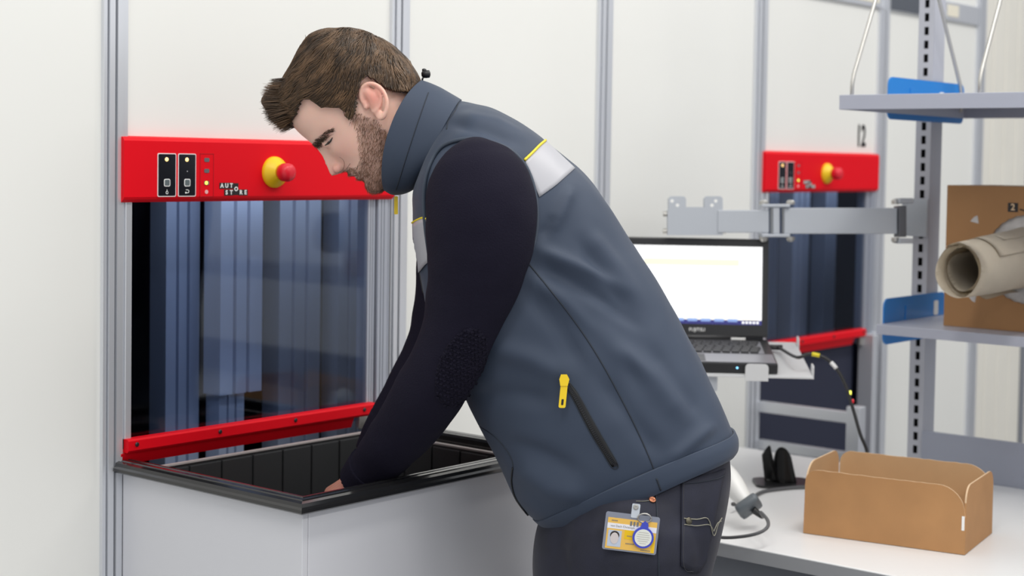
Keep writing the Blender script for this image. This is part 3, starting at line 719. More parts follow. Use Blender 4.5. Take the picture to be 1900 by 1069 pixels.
man = thing('person', 'bearded man in a dark blue work vest bending over the bin', 'person', pt(1165, 1700, D0))
man_floor = pt(1165, 1069, D0); man.location = (man_floor.x, man_floor.y, 0); ROOTLOC[man] = Vector((man_floor.x, man_floor.y, 0))

def project(v):
    q = v-CAM; z = q.dot(CF); return CPX+FPX*q.dot(CR)/z, CPY-FPX*q.dot(CU)/z
def spow(v, e): return math.copysign(abs(v)**e, v)
def loft(secs, n, seg, cap=(True, True), bm=None, expo=.88):
    """secs: (Fx, Fy, Bx, By, half depth, depth offset, sag). Rings run from silhouette point F to B in the body's middle plane."""
    b = bm or bmesh.new(); rings = []
    for (fx, fy, bx, by, hd, dd, sag) in crom(secs, n):
        f = pt(fx, fy, D0+dd); q = pt(bx, by, D0+dd); c = (f+q)/2; a = (f-q)/2
        ax = CF.cross(a).normalized()
        if ax.dot(CU) < 0: ax = -ax
        ring = []
        for i in range(seg):
            th = 2*math.pi*i/seg; ct, s_ = math.cos(th), math.sin(th)
            ring.append(b.verts.new(c+a*spow(ct, expo)+CF*hd*spow(s_, expo)+ax*sag*s_*s_))
        rings.append(ring)
    for i in range(len(rings)-1):
        for j in range(seg): b.faces.new((rings[i][j], rings[i][(j+1) % seg], rings[i+1][(j+1) % seg], rings[i+1][j]))
    if cap[0]: b.faces.new(rings[0][::-1])
    if cap[1]: b.faces.new(rings[-1])
    bmesh.ops.recalc_face_normals(b, faces=b.faces)
    return b
def capsule(pts, rs, seg=14, bm=None, n=4):
    """smooth tapering limb with round ends through 3-D points"""
    b = bm if bm is not None else bmesh.new()
    q = crom([tuple(p)+(r,) for p, r in zip(pts, rs)], n)
    P_ = [Vector(v[:3]) for v in q]; R_ = [v[3] for v in q]
    d0 = (P_[1]-P_[0]).normalized(); d1 = (P_[-1]-P_[-2]).normalized()
    pp, rr = [], []
    for a in (80, 60, 40, 20): pp.append(P_[0]-d0*R_[0]*math.sin(math.radians(a))); rr.append(R_[0]*math.cos(math.radians(a)))
    pp += P_; rr += R_
    for a in (20, 40, 60, 80): pp.append(P_[-1]+d1*R_[-1]*math.sin(math.radians(a))); rr.append(R_[-1]*math.cos(math.radians(a)))
    return tube(pp, rr, seg, b)
def ball(c, r, bm, sq=None):
    m = Matrix.Translation(c)
    bmesh.ops.create_uvsphere(bm, u_segments=16, v_segments=10, radius=r, matrix=m)
def remesh(bm, voxel, smooth=2, name='tmp'):
    me = bpy.data.meshes.new(name); bm.to_mesh(me); bm.free()
    o = bpy.data.objects.new(name, me); COL.objects.link(o)
    md = o.modifiers.new('r', 'REMESH'); md.mode = 'VOXEL'; md.voxel_size = voxel
    if smooth: ms = o.modifiers.new('s', 'SMOOTH'); ms.iterations = smooth; ms.factor = .5
    bpy.context.view_layer.update()
    out = bpy.data.meshes.new_from_object(o.evaluated_get(bpy.context.evaluated_depsgraph_get()))
    bpy.data.objects.remove(o)
    return out
def mesh_bvh(me): return BVHTree.FromPolygons([v.co.copy() for v in me.vertices], [tuple(p.vertices) for p in me.polygons])
def surf(trees, px, py):
    d = (pt(px, py, 1)-CAM).normalized(); best = None
    for t in trees:
        h = t.ray_cast(CAM, d)
        if h[0] is not None and (best is None or h[3] < best[2]):
            n = h[1] if h[1].dot(d) < 0 else -h[1]; best = (h[0], n, h[3])
    if best is None:
        q = pt(px, py, D0)
        for t in trees:
            h = t.find_nearest(q)
            if h[0] is not None and (best is None or h[3] < best[2]): best = (h[0], (q-h[0]).normalized() if h[3] > 1e-6 else h[1], h[3])
    return best[0], best[1]
def patch(trees, quad, nu, nv, off, thick, mirror=False):
    """cloth patch laid on a surface: quad = four photo points (or two edge polylines)"""
    e0, e1_ = quad; bm = bmesh.new(); g_ = []
    def at(e, u):
        x = u*(len(e)-1); i = min(int(x), len(e)-2); f = x-i
        return (e[i][0]+(e[i+1][0]-e[i][0])*f, e[i][1]+(e[i+1][1]-e[i][1])*f)
    for i in range(nu+1):
        a, c = at(e0, i/nu), at(e1_, i/nu); row = []
        for j in range(nv+1):
            v = j/nv; p, n = surf(trees, a[0]+(c[0]-a[0])*v, a[1]+(c[1]-a[1])*v)
            row.append(p+n*off)
        g_.append(row)
    if mirror:                                   # carry on over the back to the far side, mirrored in the middle plane
        for row in g_[-2::-1]: g_ = g_+[[q+CF*2*(D0-(q-CAM).dot(CF)) for q in row]]
    vs = [[bm.verts.new(q) for q in row] for row in g_]
    for i in range(len(vs)-1):
        for j in range(nv): bm.faces.new((vs[i][j], vs[i+1][j], vs[i+1][j+1], vs[i][j+1]))
    bmesh.ops.recalc_face_normals(bm, faces=bm.faces)
    if thick: bmesh.ops.solidify(bm, geom=bm.faces[:], thickness=thick)
    return bm
def line(trees, pts, r, off=0., n=6, seg=6, bm=None):
    q = crom(pts, n); out = []
    for x, y in q:
        p, nn = surf(trees, x, y); out.append(p+nn*off)
    return tube(out, r, seg, bm)

# ---- vest
VS = [(1043, 989, 1358, 832, .150, 0, .020), (1000, 967, 1361, 810, .158, 0, .020), (962, 930, 1350, 780, .165, 0, .016), (928, 858, 1328, 730, .168, 0, .012), (888, 790, 1285, 640, .168, 0, .0),
      (850, 715, 1236, 552, .168, 0, 0), (812, 630, 1166, 440, .172, 0, 0), (786, 545, 1108, 350, .180, 0, 0), (772, 470, 1052, 294, .186, 0, 0), (768, 410, 985, 241, .186, 0, 0), (768, 368, 922, 205, .160, 0, 0),
      (772, 345, 880, 192, .118, 0, 0), (778, 330, 852, 187, .085, 0, 0)]
vb = loft(VS, 14, 180, expo=.86)
FOLDS = [([(1000, 462), (1045, 482), (1110, 512), (1165, 545)], .0050, 11), ([(992, 492), (1060, 524), (1125, 560), (1190, 610)], -.0045, 12), ([(985, 515), (1050, 560), (1120, 620), (1200, 700)], .0045, 14),
         ([(1022, 428), (1042, 392), (1058, 345)], .0040, 11), ([(1005, 440), (1030, 400)], -.003, 9), ([(1090, 430), (1140, 490), (1195, 570)], .004, 16), ([(1075, 450), (1125, 520), (1180, 590)], -.003, 12),
         ([(980, 545), (1040, 610), (1085, 690)], -.0035, 15), ([(905, 640), (985, 665), (1050, 700)], .004, 20), ([(870, 730), (960, 735), (1030, 745)], -.003, 18), ([(1130, 640), (1210, 700), (1280, 790)], .004, 22),
         ([(1100, 690), (1180, 790), (1230, 850)], -.003, 18), ([(960, 860), (1020, 905), (1090, 925)], .004, 20), ([(940, 820), (1000, 840), (1080, 880)], -.003, 16), ([(850, 215), (920, 228), (985, 265)], .003, 12),
         ([(838, 232), (900, 243), (960, 270)], -.0025, 9), ([(1200, 640), (1260, 720), (1310, 780)], -.003, 16), ([(1240, 860), (1290, 815), (1330, 785)], .003, 12), ([(1060, 560), (1150, 650), (1190, 720)], -.003, 12)]
def segdist(px, py, poly):
    best = 1e9; tb = 0
    for i in range(len(poly)-1):
        ax, ay = poly[i]; bx, by = poly[i+1]; dx, dy = bx-ax, by-ay
        u = max(0, min(1, ((px-ax)*dx+(py-ay)*dy)/(dx*dx+dy*dy)))
        d = math.hypot(px-ax-u*dx, py-ay-u*dy)
        if d < best: best = d; tb = (i+u)/(len(poly)-1)
    return best, tb
vb.normal_update()
mv = []
for v in vb.verts:
    near = (v.co-CAM).dot(CF) < D0+.03
    x, y = project(v.co); d = 0
    for poly, amp, wd_ in FOLDS:
        if not near: x, y = x, y
        ds, tb = segdist(x, y, poly)
        if ds < 3*wd_: d += 1.9*amp*math.exp(-(ds/wd_)**2)*min(1, 4*tb+.3, 4*(1-tb)+.15)
    d += .0035*noise.noise(v.co*9)+.0018*noise.noise(v.co*22)
    mv.append((v, v.normal*d))
for v, q in mv: v.co += q
T_vest = BVHTree.FromBMesh(vb)
vest = obj('vest', vb, 'vest_blue', man, True)
# hem band
hb_ = loft([(1043, 992, 1361, 838, .154, 0, .020), (1022, 984, 1367, 828, .159, 0, .020), (1000, 971, 1367, 810, .1625, 0, .020), (988, 961, 1361, 796, .1635, 0, .020)], 6, 140, (False, False), expo=.86)
bmesh.ops.solidify(hb_, geom=hb_.faces[:], thickness=.004)
T_hem = BVHTree.FromBMesh(hb_)
obj('hem_band', hb_, 'vest_blue', vest, True)
# collar
cl = loft([(780, 338, 856, 186, .096, 0, 0), (765, 352, 838, 175, .090, 0, .006), (746, 360, 818, 163, .083, 0, .012), (728, 361, 800, 155, .079, 0, .016), (714, 354, 784, 150, .077, 0, .018)], 10, 110, (False, False), expo=.9)
cl.normal_update()
for v in cl.verts: v.co += v.normal*(.002*noise.noise(v.co*14))
T_col = BVHTree.FromBMesh(cl)
bmesh.ops.solidify(cl, geom=cl.faces[:], thickness=.005)
obj('collar', cl, 'vest_blue', vest, True)
# ---- sweater sleeves
def sleeve(path, nm):
    q = crom(path, 8); pts, rs = [], []
    for x, y, r, D in q: pts.append(pt(x, y, D)); rs.append(r*D/FPX)
    bm = tube(pts, rs, 40); bm.normal_update()
    for v in bm.verts: v.co += v.normal*(.0022*noise.noise(v.co*12)+.0015*noise.noise(v.co*30))
    return bm, pts, rs
near_path = [(880, 276, 12, 2.395), (881, 285, 50, 2.388), (884, 306, 80, 2.380), (889, 345, 99, 2.372), (893, 400, 104, 2.370), (889, 460, 99, 2.376), (879, 520, 88, 2.386), (864, 575, 76, 2.394), (848, 625, 68, 2.402), (826, 675, 66, 2.418),
             (798, 725, 65, 2.445), (768, 772, 61, 2.488), (735, 815, 55, 2.528), (704, 852, 48, 2.565), (680, 880, 43, 2.590), (664, 898, 38, 2.602)]
sb, np_, nr_ = sleeve(near_path, 'near')
T_slv = BVHTree.FromBMesh(sb)
slv = obj('sweater_sleeve', sb, 'sweater_navy', man, True)
far_path = [(870, 330, 60, 2.71), (866, 400, 84, 2.715), (852, 480, 80, 2.72), (836, 560, 68, 2.725), (818, 630, 61, 2.73), (790, 690, 58, 2.735), (755, 750, 53, 2.74), (720, 805, 46, 2.745), (698, 845, 40, 2.75)]
fb, fp_, fr_2 = sleeve(far_path, 'far')
slf = obj('sweater_sleeve', fb, 'sweater_navy', man, True)
# cuff rib and elbow patch on the near sleeve
cf = tube(np_[-13:], [r*1.035+.0006 for r in nr_[-13:]], 60); cf.normal_update()
for i, v in enumerate(cf.verts):
    if (i % 60) % 2: v.co -= v.normal*.0011
obj('cuff', cf, 'sweater_navy', slv, True)
cf = tube(fp_[-12:], [r*1.03+.0006 for r in fr_2[-12:]], 40); obj('cuff', cf, 'sweater_navy', slf, True)
# knitted elbow patch: oval of small raised stitches on a pad
pa, pbv = (.42, -.91), (.91, .42)               # long and short axis of the oval in the photo
def oval(u, v): return (856+u*80*-.38*1.0+v*44*.925, 682+u*80*.925+v*44*.38)
bm = bmesh.new(); rows = []
for i in range(15):
    rr = i/14; ring = []
    for j in range(48):
        a = 2*math.pi*j/48; x, y = oval(rr*math.cos(a), rr*math.sin(a)); p, n = surf([T_slv], x, y)
        ring.append(bm.verts.new(p+n*(.0026 if i < 13 else (.0016 if i == 13 else -.001))))
    rows.append(ring)
for i in range(14):
    for j in range(48): bm.faces.new((rows[i][j], rows[i][(j+1) % 48], rows[i+1][(j+1) % 48], rows[i+1][j]))
bmesh.ops.remove_doubles(bm, verts=rows[0], dist=.0001)
bmesh.ops.recalc_face_normals(bm, faces=bm.faces)
ep = obj('elbow_patch', bm, 'patch_navy', slv, True)
bm = bmesh.new()
for i in range(-9, 10):
    for j in range(-6, 7):
        u, v = i/9.6, (j+.5*(i % 2))/6.4
        if u*u+v*v > .92: continue
        x, y = oval(u, v); p, n = surf([T_slv], x, y)
        t_ = (CR*.6-CU*.3).normalized(); t_ = (t_-n*t_.dot(n)).normalized()
        addbox(bm, p+n*.0028, t_*.0021, n.cross(t_)*.0016, n*.0012, .0006)
o = obj('patch_stitches', bm, 'patch_navy', slv, True); o['kind'] = 'stuff'

# ---- armhole binding, seams, zips, reflective bands
ALL = [T_vest, T_slv]
arm_pts = [(800, 480), (792, 420), (789, 360), (798, 312), (822, 274), (862, 260), (905, 264), (945, 280), (974, 310), (990, 352), (996, 400), (992, 445), (978, 484)]
bm = bmesh.new(); q = crom(arm_pts, 8); out = []
for x, y in q:
    p, n = surf([T_vest], x, y); out.append(p+n*.0025)
obj('armhole_binding', tube(out, .0032, 8), 'vest_trim', vest, True)
def seam(pts, r=.0012, m='seam_dark', off=0.0, nm='seam', tr=None): return obj(nm, line(tr or [T_vest], pts, r, off), m, vest, True)
seam([(978, 486), (1010, 525), (1050, 575), (1088, 628), (1120, 680), (1150, 735), (1178, 790), (1205, 850), (1218, 885)])
seam([(858, 768), (880, 785), (915, 808), (940, 835), (952, 862), (950, 895), (960, 930), (985, 962)])
seam([(852, 187), (845, 205), (832, 225), (829, 240)], .0012)
seam([(1218, 888), (1226, 910)], .0015, tr=[T_hem])
obj('seam', line([T_col], [(795, 172), (778, 220), (758, 280), (735, 352)], .0008, .0003), 'seam_dark', vest, True)
obj('reflective_band', patch([T_vest], ([(974, 300), (988, 284), (1003, 268), (1012, 262)], [(1000, 366), (1030, 345), (1056, 322), (1066, 313)]), 14, 10, .0018, .0012, True), 'reflective', vest, True)
obj('reflective_band', patch([T_vest], ([(768, 416), (776, 409), (786, 405), (800, 410)], [(771, 508), (780, 505), (790, 492), (806, 478)]), 10, 10, .0018, .0012), 'reflective', vest, True)
seam([(972, 298), (985, 286), (1000, 271), (1011, 262)], .0022, 'piping_yellow', .002, 'piping')
seam([(766, 414), (776, 408), (787, 404), (796, 407)], .0018, 'piping_yellow', .002, 'piping')
zp = [(1052, 714), (1066, 735), (1086, 772), (1105, 808), (1125, 840), (1143, 864)]
zt_ = obj('pocket_zip', patch([T_vest], ([(1047, 716), (1064, 742), (1085, 782), (1110, 828), (1136, 867)], [(1056, 708), (1078, 738), (1102, 782), (1127, 826), (1147, 862)]), 24, 4, .0012, .0012), 'zip_black', vest, True)
seam([(1046, 712), (1060, 735), (1080, 774), (1098, 808), (1118, 840), (1136, 868), (1147, 864), (1130, 832), (1109, 796), (1090, 762), (1071, 728), (1057, 710)], .0009, 'seam_dark', .0006)
bm = bmesh.new(); q = crom(zp, 10)
for i, (x, y) in enumerate(q):
    p, n = surf([T_vest], x, y); x2, y2 = q[min(i+1, len(q)-1)] if i < len(q)-1 else (x+1, y+1.8)
    p2 = surf([T_vest], x2, y2)[0]; d = (p2-p)
    if d.length < 1e-6: continue
    d.normalize(); addbox(bm, p+n*.0022, d*.0008, n.cross(d)*.0022, n*.0006)
o = obj('zip_teeth', bm, 'keypad', vest); o['kind'] = 'stuff'
p, n = surf([T_vest], 1047, 705); n = (n-CF*.5).normalized()
def onp(x, y, off=.008): return pt(x, y, (p-CAM).dot(CF)-off)
zpull = obj('zip_pull', prism(rrect(-.0052, -.020, .0052, .0195, .0025), onp(1045, 732), (CR+CU*-.03).normalized(), (CU+CR*.10).normalized(), -CF, .0022), 'yellow', vest)
obj('zip_pull_slot', prism(rrect(-.0016, -.016, .0016, -.007, .0012), onp(1045, 732, .0103), (CR+CU*-.03).normalized(), (CU+CR*.10).normalized(), -CF, .0004), 'zip_black', vest)
obj('zip_slider', prism([(-.006, -.008), (.005, -.008), (.0075, .002), (.004, .009), (-.005, .009), (-.0075, .002)], onp(1047, 706), CR, CU, -CF, .0035), 'yellow', vest)
# front zip edge, collar pull, drawcord stopper
seam([(770, 440), (770, 470), (774, 505), (780, 545)], .0022, 'zip_black', .001, 'front_zip')
seam([(952, 868), (950, 895), (958, 925), (980, 955)], .0016, 'zip_black', .001, 'front_zip')
obj('zip_pull', prism(rrect(-.0030, -.0145, .0030, .0145, .0012), pt(735, 381, D0), CR, CU, -CF, .0025), 'yellow', vest)
obj('drawcord', tube([pt(783, 152, D0), pt(784, 146, D0-.001), pt(787, 141, D0)], .0016, 6), 'zip_black', vest)
obj('cord_stopper', lathe(pt(782, 138, D0), (CR+CU*.05), [(.003, 0), (.006, .003), (.0065, .008), (.006, .013), (.002, .0145)], 12), 'zip_black', vest, True)
obj('cord_stopper_button', lathe(pt(787, 134, D0), CU, [(.0035, 0), (.0035, .005), (.001, .006)], 10), 'zip_black', vest, True)

# ---- head, in head axes: forward (g), up (h), away (l), all in photo pixels at the man's middle plane
HP = math.radians(42); HO = pt(690, 230, D0)
HFW = -math.cos(HP)*CR-math.sin(HP)*CU; HUP = -math.sin(HP)*CR+math.cos(HP)*CU
def hpt(g_, h_, l_=0): return HO+K0*(g_*HFW+h_*HUP+l_*CF)
def tohead(v):
    q = (v-HO)/K0; return q.dot(HFW), q.dot(HUP), q.dot(CF)
def head2px(g_, h_): return 690-math.cos(HP)*g_-math.sin(HP)*h_, 230+math.sin(HP)*g_-math.cos(HP)*h_
SK = [(-104, 76, 34, 22), (-98, 83, 14, 33), (-89, 86, -2, 41), (-78, 85, -16, 47), (-66, 84, -28, 52), (-50, 87, -42, 57), (-30, 91, -60, 63), (-12, 94, -78, 68), (5, 96, -92, 72), (20, 98, -101, 75), (40, 104, -108, 78), (60, 109, -112, 81), (80, 111.5, -112, 83), (100, 110, -109, 83),
      (120, 103, -101, 79), (137, 90, -88, 70), (152, 70, -68, 56), (164, 44, -42, 36), (170, 20, -18, 16), (172, 6, -5, 4)]
def lerp_tab(tab, x):
    if x <= tab[0][0]: return tab[0][1]
    for (a, b), (c, d) in zip(tab, tab[1:]):
        if x <= c: u = (x-a)/(c-a); return b+(d-b)*u
    return tab[-1][1]
NOSE = [(-36, 0), (-31, 5), (-28, 17), (-23, 27.5), (-16, 27), (-8, 22.5), (2, 18.5), (14, 12.5), (26, 8), (36, 3), (44, 0)]
NSIG = [(-36, 12), (-24, 13), (-10, 11), (5, 8.5), (30, 8), (44, 10)]
def gauss(x, s_): return math.exp(-(x/s_)**2)
def skull_ring(h_, gf, gb, hw, seg=144, feat=True):
    out = []; gc = gf*.42+gb*.58
    for i in range(seg):
        th = 2*math.pi*i/seg; ct, s_ = math.cos(th), math.sin(th)
        if ct >= 0: x = gc+(gf-gc)*spow(ct, .80)
        else: x = gc+(gc-gb)*spow(ct, .92)
        y = hw*spow(s_, .88 if ct < 0 else .95)
        if feat and ct > 0:
            al = abs(y)
            x += lerp_tab(NOSE, h_)*gauss(al, lerp_tab(NSIG, h_))
            x += 8*gauss(h_+43, 6)*gauss(al, 20)+4.5*gauss(h_+57, 6)*gauss(al, 17)-1.5*gauss(h_+50, 3)*gauss(al, 20)-3*gauss(h_+69, 6)*gauss(al, 20)+3*gauss(h_+90, 9)*gauss(al, 16)
            x -= 9*gauss(h_-25, 11)*gauss(al-31, 13)               # eye sockets
            x += 3.5*gauss(h_-45, 8)*gauss(al-26, 20)              # brow ridge
            x += 3*gauss(h_-2, 16)*gauss(al-44, 14)                # cheekbones
            x -= 2.5*gauss(h_+38, 16)*gauss(al-44, 12)
        out.append(hpt(x, h_, y))
    return out
bd = bmesh.new(); rings = []
for row in crom(SK, 5): rings.append([bd.verts.new(v) for v in skull_ring(*row)])
for i in range(len(rings)-1):
    for j in range(144): bd.faces.new((rings[i][j], rings[i][(j+1) % 144], rings[i+1][(j+1) % 144], rings[i+1][j]))
bd.faces.new(rings[0][::-1]); bd.faces.new(rings[-1]); bmesh.ops.recalc_face_normals(bd, faces=bd.faces)
for sg in (-1, 1):
    ball(hpt(102, -20, sg*12), 9.2*K0, bd); ball(hpt(80, 26, sg*30), 13.5*K0, bd)           # nostril wing, eyelid
    ear = [(677, 196), (669, 180), (671, 164), (684, 155), (699, 158), (711, 169), (717.5, 186), (717, 203), (711, 216), (704, 217), (699, 208)]
    lat = [-80, -82, -84, -87, -92, -97, -100, -98, -93, -88, -84]
    def ep_(x, y, l_): return pt(x, y, D0+l_*K0) if sg < 0 else pt(x, y, D0+l_*K0)+CF*2*(-l_*K0)
    capsule([ep_(x, y, l_) for (x, y), l_ in zip(ear, lat)], [.0030, .0034, .0036, .0036, .0036, .0035, .0034, .0036, .0050, .0050, .0036], 10, bd)
    capsule([ep_(698, 166, -88), ep_(706, 178, -93), ep_(706, 192, -93), ep_(700, 204, -90), ep_(692, 207, -85)], [.0026, .0030, .0032, .0034, .003], 10, bd)
    capsule([ep_(677, 190, -80), ep_(679, 199, -82)], [.0032, .004], 10, bd)
    capsule([ep_(684, 172, -78), ep_(694, 182, -80), ep_(698, 196, -80), ep_(700, 208, -79)], [.010, .012, .011, .007], 12, bd)
    ball(ep_(706, 212, -88), .0058, bd)
# neck, torso core, arms, legs
capsule([pt(722, 205, D0), pt(742, 245, D0), pt(778, 285, D0), pt(830, 320, D0)], [.055, .054, .054, .050], 28, bd)
capsule([pt(732, 258, D0), pt(750, 285, D0)], [.047, .045], 24, bd)
for dd in (-.055, .055): capsule([pt(872, 345, D0+dd*.8), pt(935, 470, D0+dd), pt(1040, 650, D0+dd), pt(1170, 850, D0+dd), pt(1180, 960, D0+dd)], [.045, .080, .095, .095, .085], 16, bd)
capsule([pt(872, 350, D0-.06), pt(886, 372, 2.392)]+[np_[i] for i in (34, 50, 66, 82, 96, 112)], [.035, .038, .045, .042, .040, .036, .030, .0255], 16, bd)
capsule([pt(872, 350, D0+.06)]+[fp_[i] for i in (8, 16, 32, 48, 64)], [.035, .04, .045, .040, .034, .026], 16, bd)
def floorpt(p, z): q = p.copy(); q.z = z; return q
hips = [pt(1170, 1010, D0-.085), pt(1170, 1010, D0+.085)]
RH = Vector((CR.x, CR.y, 0)).normalized()
for hpos in hips:
    capsule([hpos, floorpt(hpos-RH*.02, .50), floorpt(hpos+RH*.0, .09), floorpt(hpos-RH*.09, .045)], [.082, .050, .034, .030], 14, bd)
# hands: palm of four metacarpals, four unequal bent fingers, thumb from the side of the palm
def hand(wr, fwd, wid, down, r0):
    wid = (wid-fwd*wid.dot(fwd)).normalized(); nrm = fwd.cross(wid).normalized()
    if nrm.dot(down) < 0: nrm = -nrm
    lens = [(.040, .025, .019), (.044, .029, .020), (.041, .027, .020), (.031, .019, .017)]
    for i, ln in enumerate(lens):
        o_ = (i-1.5)*.0205
        kn = wr+fwd*(.088-.004*abs(i-1.2))+wid*o_*1.0
        capsule([wr+wid*o_*.55-fwd*.01, (wr+kn)/2+wid*o_*.1-nrm*.003, kn], [r0*.82, .0135, .0115], 12, bd)
        q = kn; a = .35+.08*i; rr = [.0100, .0090, .0082, .0070]
        pts_ = [q]
        for L_n in ln:
            q = q+(fwd*math.cos(a)+nrm*math.sin(a))*L_n; pts_.append(q); a += .45
        capsule(pts_, [x*(.9 if i == 3 else 1) for x in rr], 10, bd)
    tb = wr+fwd*.022-wid*.026
    capsule([tb, tb+fwd*.030-wid*.022+nrm*.006, tb+fwd*.060-wid*.028+nrm*.014, tb+fwd*.082-wid*.022+nrm*.022], [.0145, .0125, .0105, .0080], 10, bd)
w1 = np_[-1]; f1_ = (pt(588, 944, 2.65)-w1).normalized()
hand(w1, f1_, (CR*.55+CU*.62+CF*.45), CF-CU, .026)
w2 = fp_[-1]; f2_ = (pt(640, 930, 2.76)-w2).normalized()
hand(w2, f2_, -(CF*.8-CU*.1), -CU, .024)
bme = remesh(bd, .0021, 3, 'body')
# skin colour follows the man's own colouring: flush on ear, nose and lips, stubble shade on jaw; eyelid fold shading is painted in
HAIRPOLY = [(440, 120), (455, 240), (540, 238), (553, 222), (566, 197), (575, 186), (586, 195), (605, 205), (632, 204), (648, 217), (657, 228), (668, 214), (671, 184), (674, 162), (690, 149), (708, 158), (722, 170), (745, 176), (764, 174), (800, 170), (840, 60), (640, 10), (500, 30)]
BEARD = [(654, 222), (668, 210), (690, 222), (706, 226), (716, 240), (742, 262), (760, 300), (740, 370), (700, 372), (682, 362), (676, 350), (672, 341), (663, 337), (661, 331), (664, 325), (655, 322), (645, 327), (637, 323), (638, 316), (650, 311), (664, 312), (672, 300), (672, 270), (668, 245), (660, 234)]
BROW = [(577, 272), (583, 261), (598, 248), (612, 240.5), (624, 239), (621, 243), (611, 248), (602, 257), (594, 269), (585, 276)]
def inside(x, y, poly):
    r_ = False; j = len(poly)-1
    for i in range(len(poly)):
        if (poly[i][1] > y) != (poly[j][1] > y) and x < (poly[j][0]-poly[i][0])*(y-poly[i][1])/(poly[j][1]-poly[i][1])+poly[i][0]: r_ = not r_
        j = i
    return r_
def mixc(a, b, f): return tuple(x+(y-x)*f for x, y in zip(a, b))
ca = bme.color_attributes.new('skin_colour', 'FLOAT_COLOR', 'POINT')
buf = []
for v in bme.vertices:
    g_, h_, l_ = tohead(v.co); c = (.87, .56, .45)
    if h_ < -180 or g_ < -260: c = (.58, .27, .20)                     # hands and arms
    else:
        x, y = head2px(g_, h_)
        ear_f = gauss(math.hypot(x-702, y-188), 26)*(1 if abs(l_) > 80 else 0)
        c = mixc(c, (.66, .22, .17), .75*ear_f)
        c = mixc(c, (.70, .30, .25), .65*gauss(math.hypot(x-622, y-318), 16))
        c = mixc(c, (.66, .33, .27), .55*gauss(math.hypot(x-612, y-252), 11))  # reddish shading of the eyelid fold, put into the skin colour
        c = mixc(c, (.74, .37, .30), .5*gauss(math.hypot(x-642, y-285), 26))
        lip = gauss(h_+44, 5)*gauss(abs(l_), 18)*(1 if g_ > 85 else 0)+gauss(h_+57, 5)*gauss(abs(l_), 16)*(1 if g_ > 80 else 0)
        c = mixc(c, (.45, .15, .13), min(1, .75*lip))
        if inside(x, y, BEARD) and g_ > -80: c = mixc(c, (.25, .13, .09), .58*min(1, .15+segdist(x, y, BEARD+BEARD[:1])[0]/11))
    buf += [c[0], c[1], c[2], 1]
ca.data.foreach_set('color', buf)
T_body = mesh_bvh(bme)
body_faces = [(p.center.copy(), p.normal.copy(), p.area) for p in bme.polygons]
body = obj('body', bme, 'skin', man, True)

# ---- eyes and brows (near eye is the one in view; both are built)
def on_head(x, y, off=0.): p, n = surf([T_body], x, y); return p+n*off, n
eyp = [on_head(x, y, .0006)[0] for x, y in ((603, 269.5), (606, 268), (610, 265.5), (614, 261), (617, 255))]
obj('eyelashes', tube(eyp, [.0006, .0011, .0013, .0011, .0005], 6), 'iris_dark', body)
bm = bmesh.new()
top = [(604, 268), (608, 263.5), (613, 258.5), (617, 254.5)]; bot = [(604.5, 269.5), (610, 267.5), (615, 262.5), (617.5, 256)]
vt = [bm.verts.new(on_head(x, y, .0005)[0]) for x, y in top]; vl = [bm.verts.new(on_head(x, y, .0005)[0]) for x, y in bot]
for i in range(3): bm.faces.new((vt[i], vt[i+1], vl[i+1], vl[i]))
obj('eye', bm, 'eye_white', body)
bm = bmesh.new(); vt = [bm.verts.new(on_head(x, y, .0009)[0]) for x, y in ((606, 266), (610, 261.5), (612.5, 264), (608.5, 268))]; bm.faces.new(vt); obj('iris', bm, 'iris_dark', body)
obj('lid_crease', tube([on_head(x, y, -.0002)[0] for x, y in ((602, 262), (607, 256), (613, 251.5), (619, 249))], [.0003, .0006, .0006, .0003], 6), mat('crease_shade', (.42, .21, .16), .6), body)  # dark tube stands in for the shade of the lid fold
obj('mouth_line', tube([on_head(x, y, .0)[0] for x, y in ((648, 328.5), (653, 326.5), (659, 326), (664, 325))], [.0006, .0009, .0008, .0004], 6), mat('mouth_dark', (.16, .05, .045), .6), body)
for cr in ([(629, 291), (636, 296), (639, 304), (637, 313), (632, 319)], [(641, 316), (646, 309), (650, 303)]):
    obj('skin_crease', tube([on_head(x, y, -.0001)[0] for x, y in crom(cr, 3)], [.0002]+[.0005]*(3*(len(cr)-1)-1)+[.0002], 6), 'crease_shade', body)  # dark tubes stand in for shade in the grooves beside the nose
obj('nostril', lathe(on_head(630, 320, -.0008)[0], on_head(630, 320)[1], [(.0026, 0), (.0022, .0006), (0, .0007)], 10), 'mouth_dark', body)

# ---- hair: thick cap plus strands
HA = [(-30, 60, -100, 74), (-12, 80, -113, 80), (5, 92, -121, 84), (21, 98, -126, 87), (45, 104, -128.5, 90), (67, 110, -128, 92), (90, 115, -123, 93), (114, 120, -115.5, 92), (130, 119, -107, 90), (145, 110, -98, 86), (157, 92, -90, 79), (167, 72, -79, 69), (178, 47, -65, 55), (188, 22, -52, 40), (195, -2, -40, 24), (198, -16, -26, 8)]
bm = bmesh.new(); rings = []
for row in crom(HA, 7): rings.append([bm.verts.new(v) for v in skull_ring(*row, seg=160, feat=False)])
for i in range(len(rings)-1):
    for j in range(160):
        f = bm.faces.new((rings[i][j], rings[i][(j+1) % 160], rings[i+1][(j+1) % 160], rings[i+1][j]))
bm.faces.new(rings[-1])
bmesh.ops.recalc_face_normals(bm, faces=bm.faces)
dele = []
for f in bm.faces:
    g_, h_, l_ = tohead(f.calc_center_median()); x, y = head2px(g_, h_)
    if not inside(x, y, HAIRPOLY): dele.append(f)
bmesh.ops.delete(bm, geom=dele, context='FACES')
bm.normal_update()
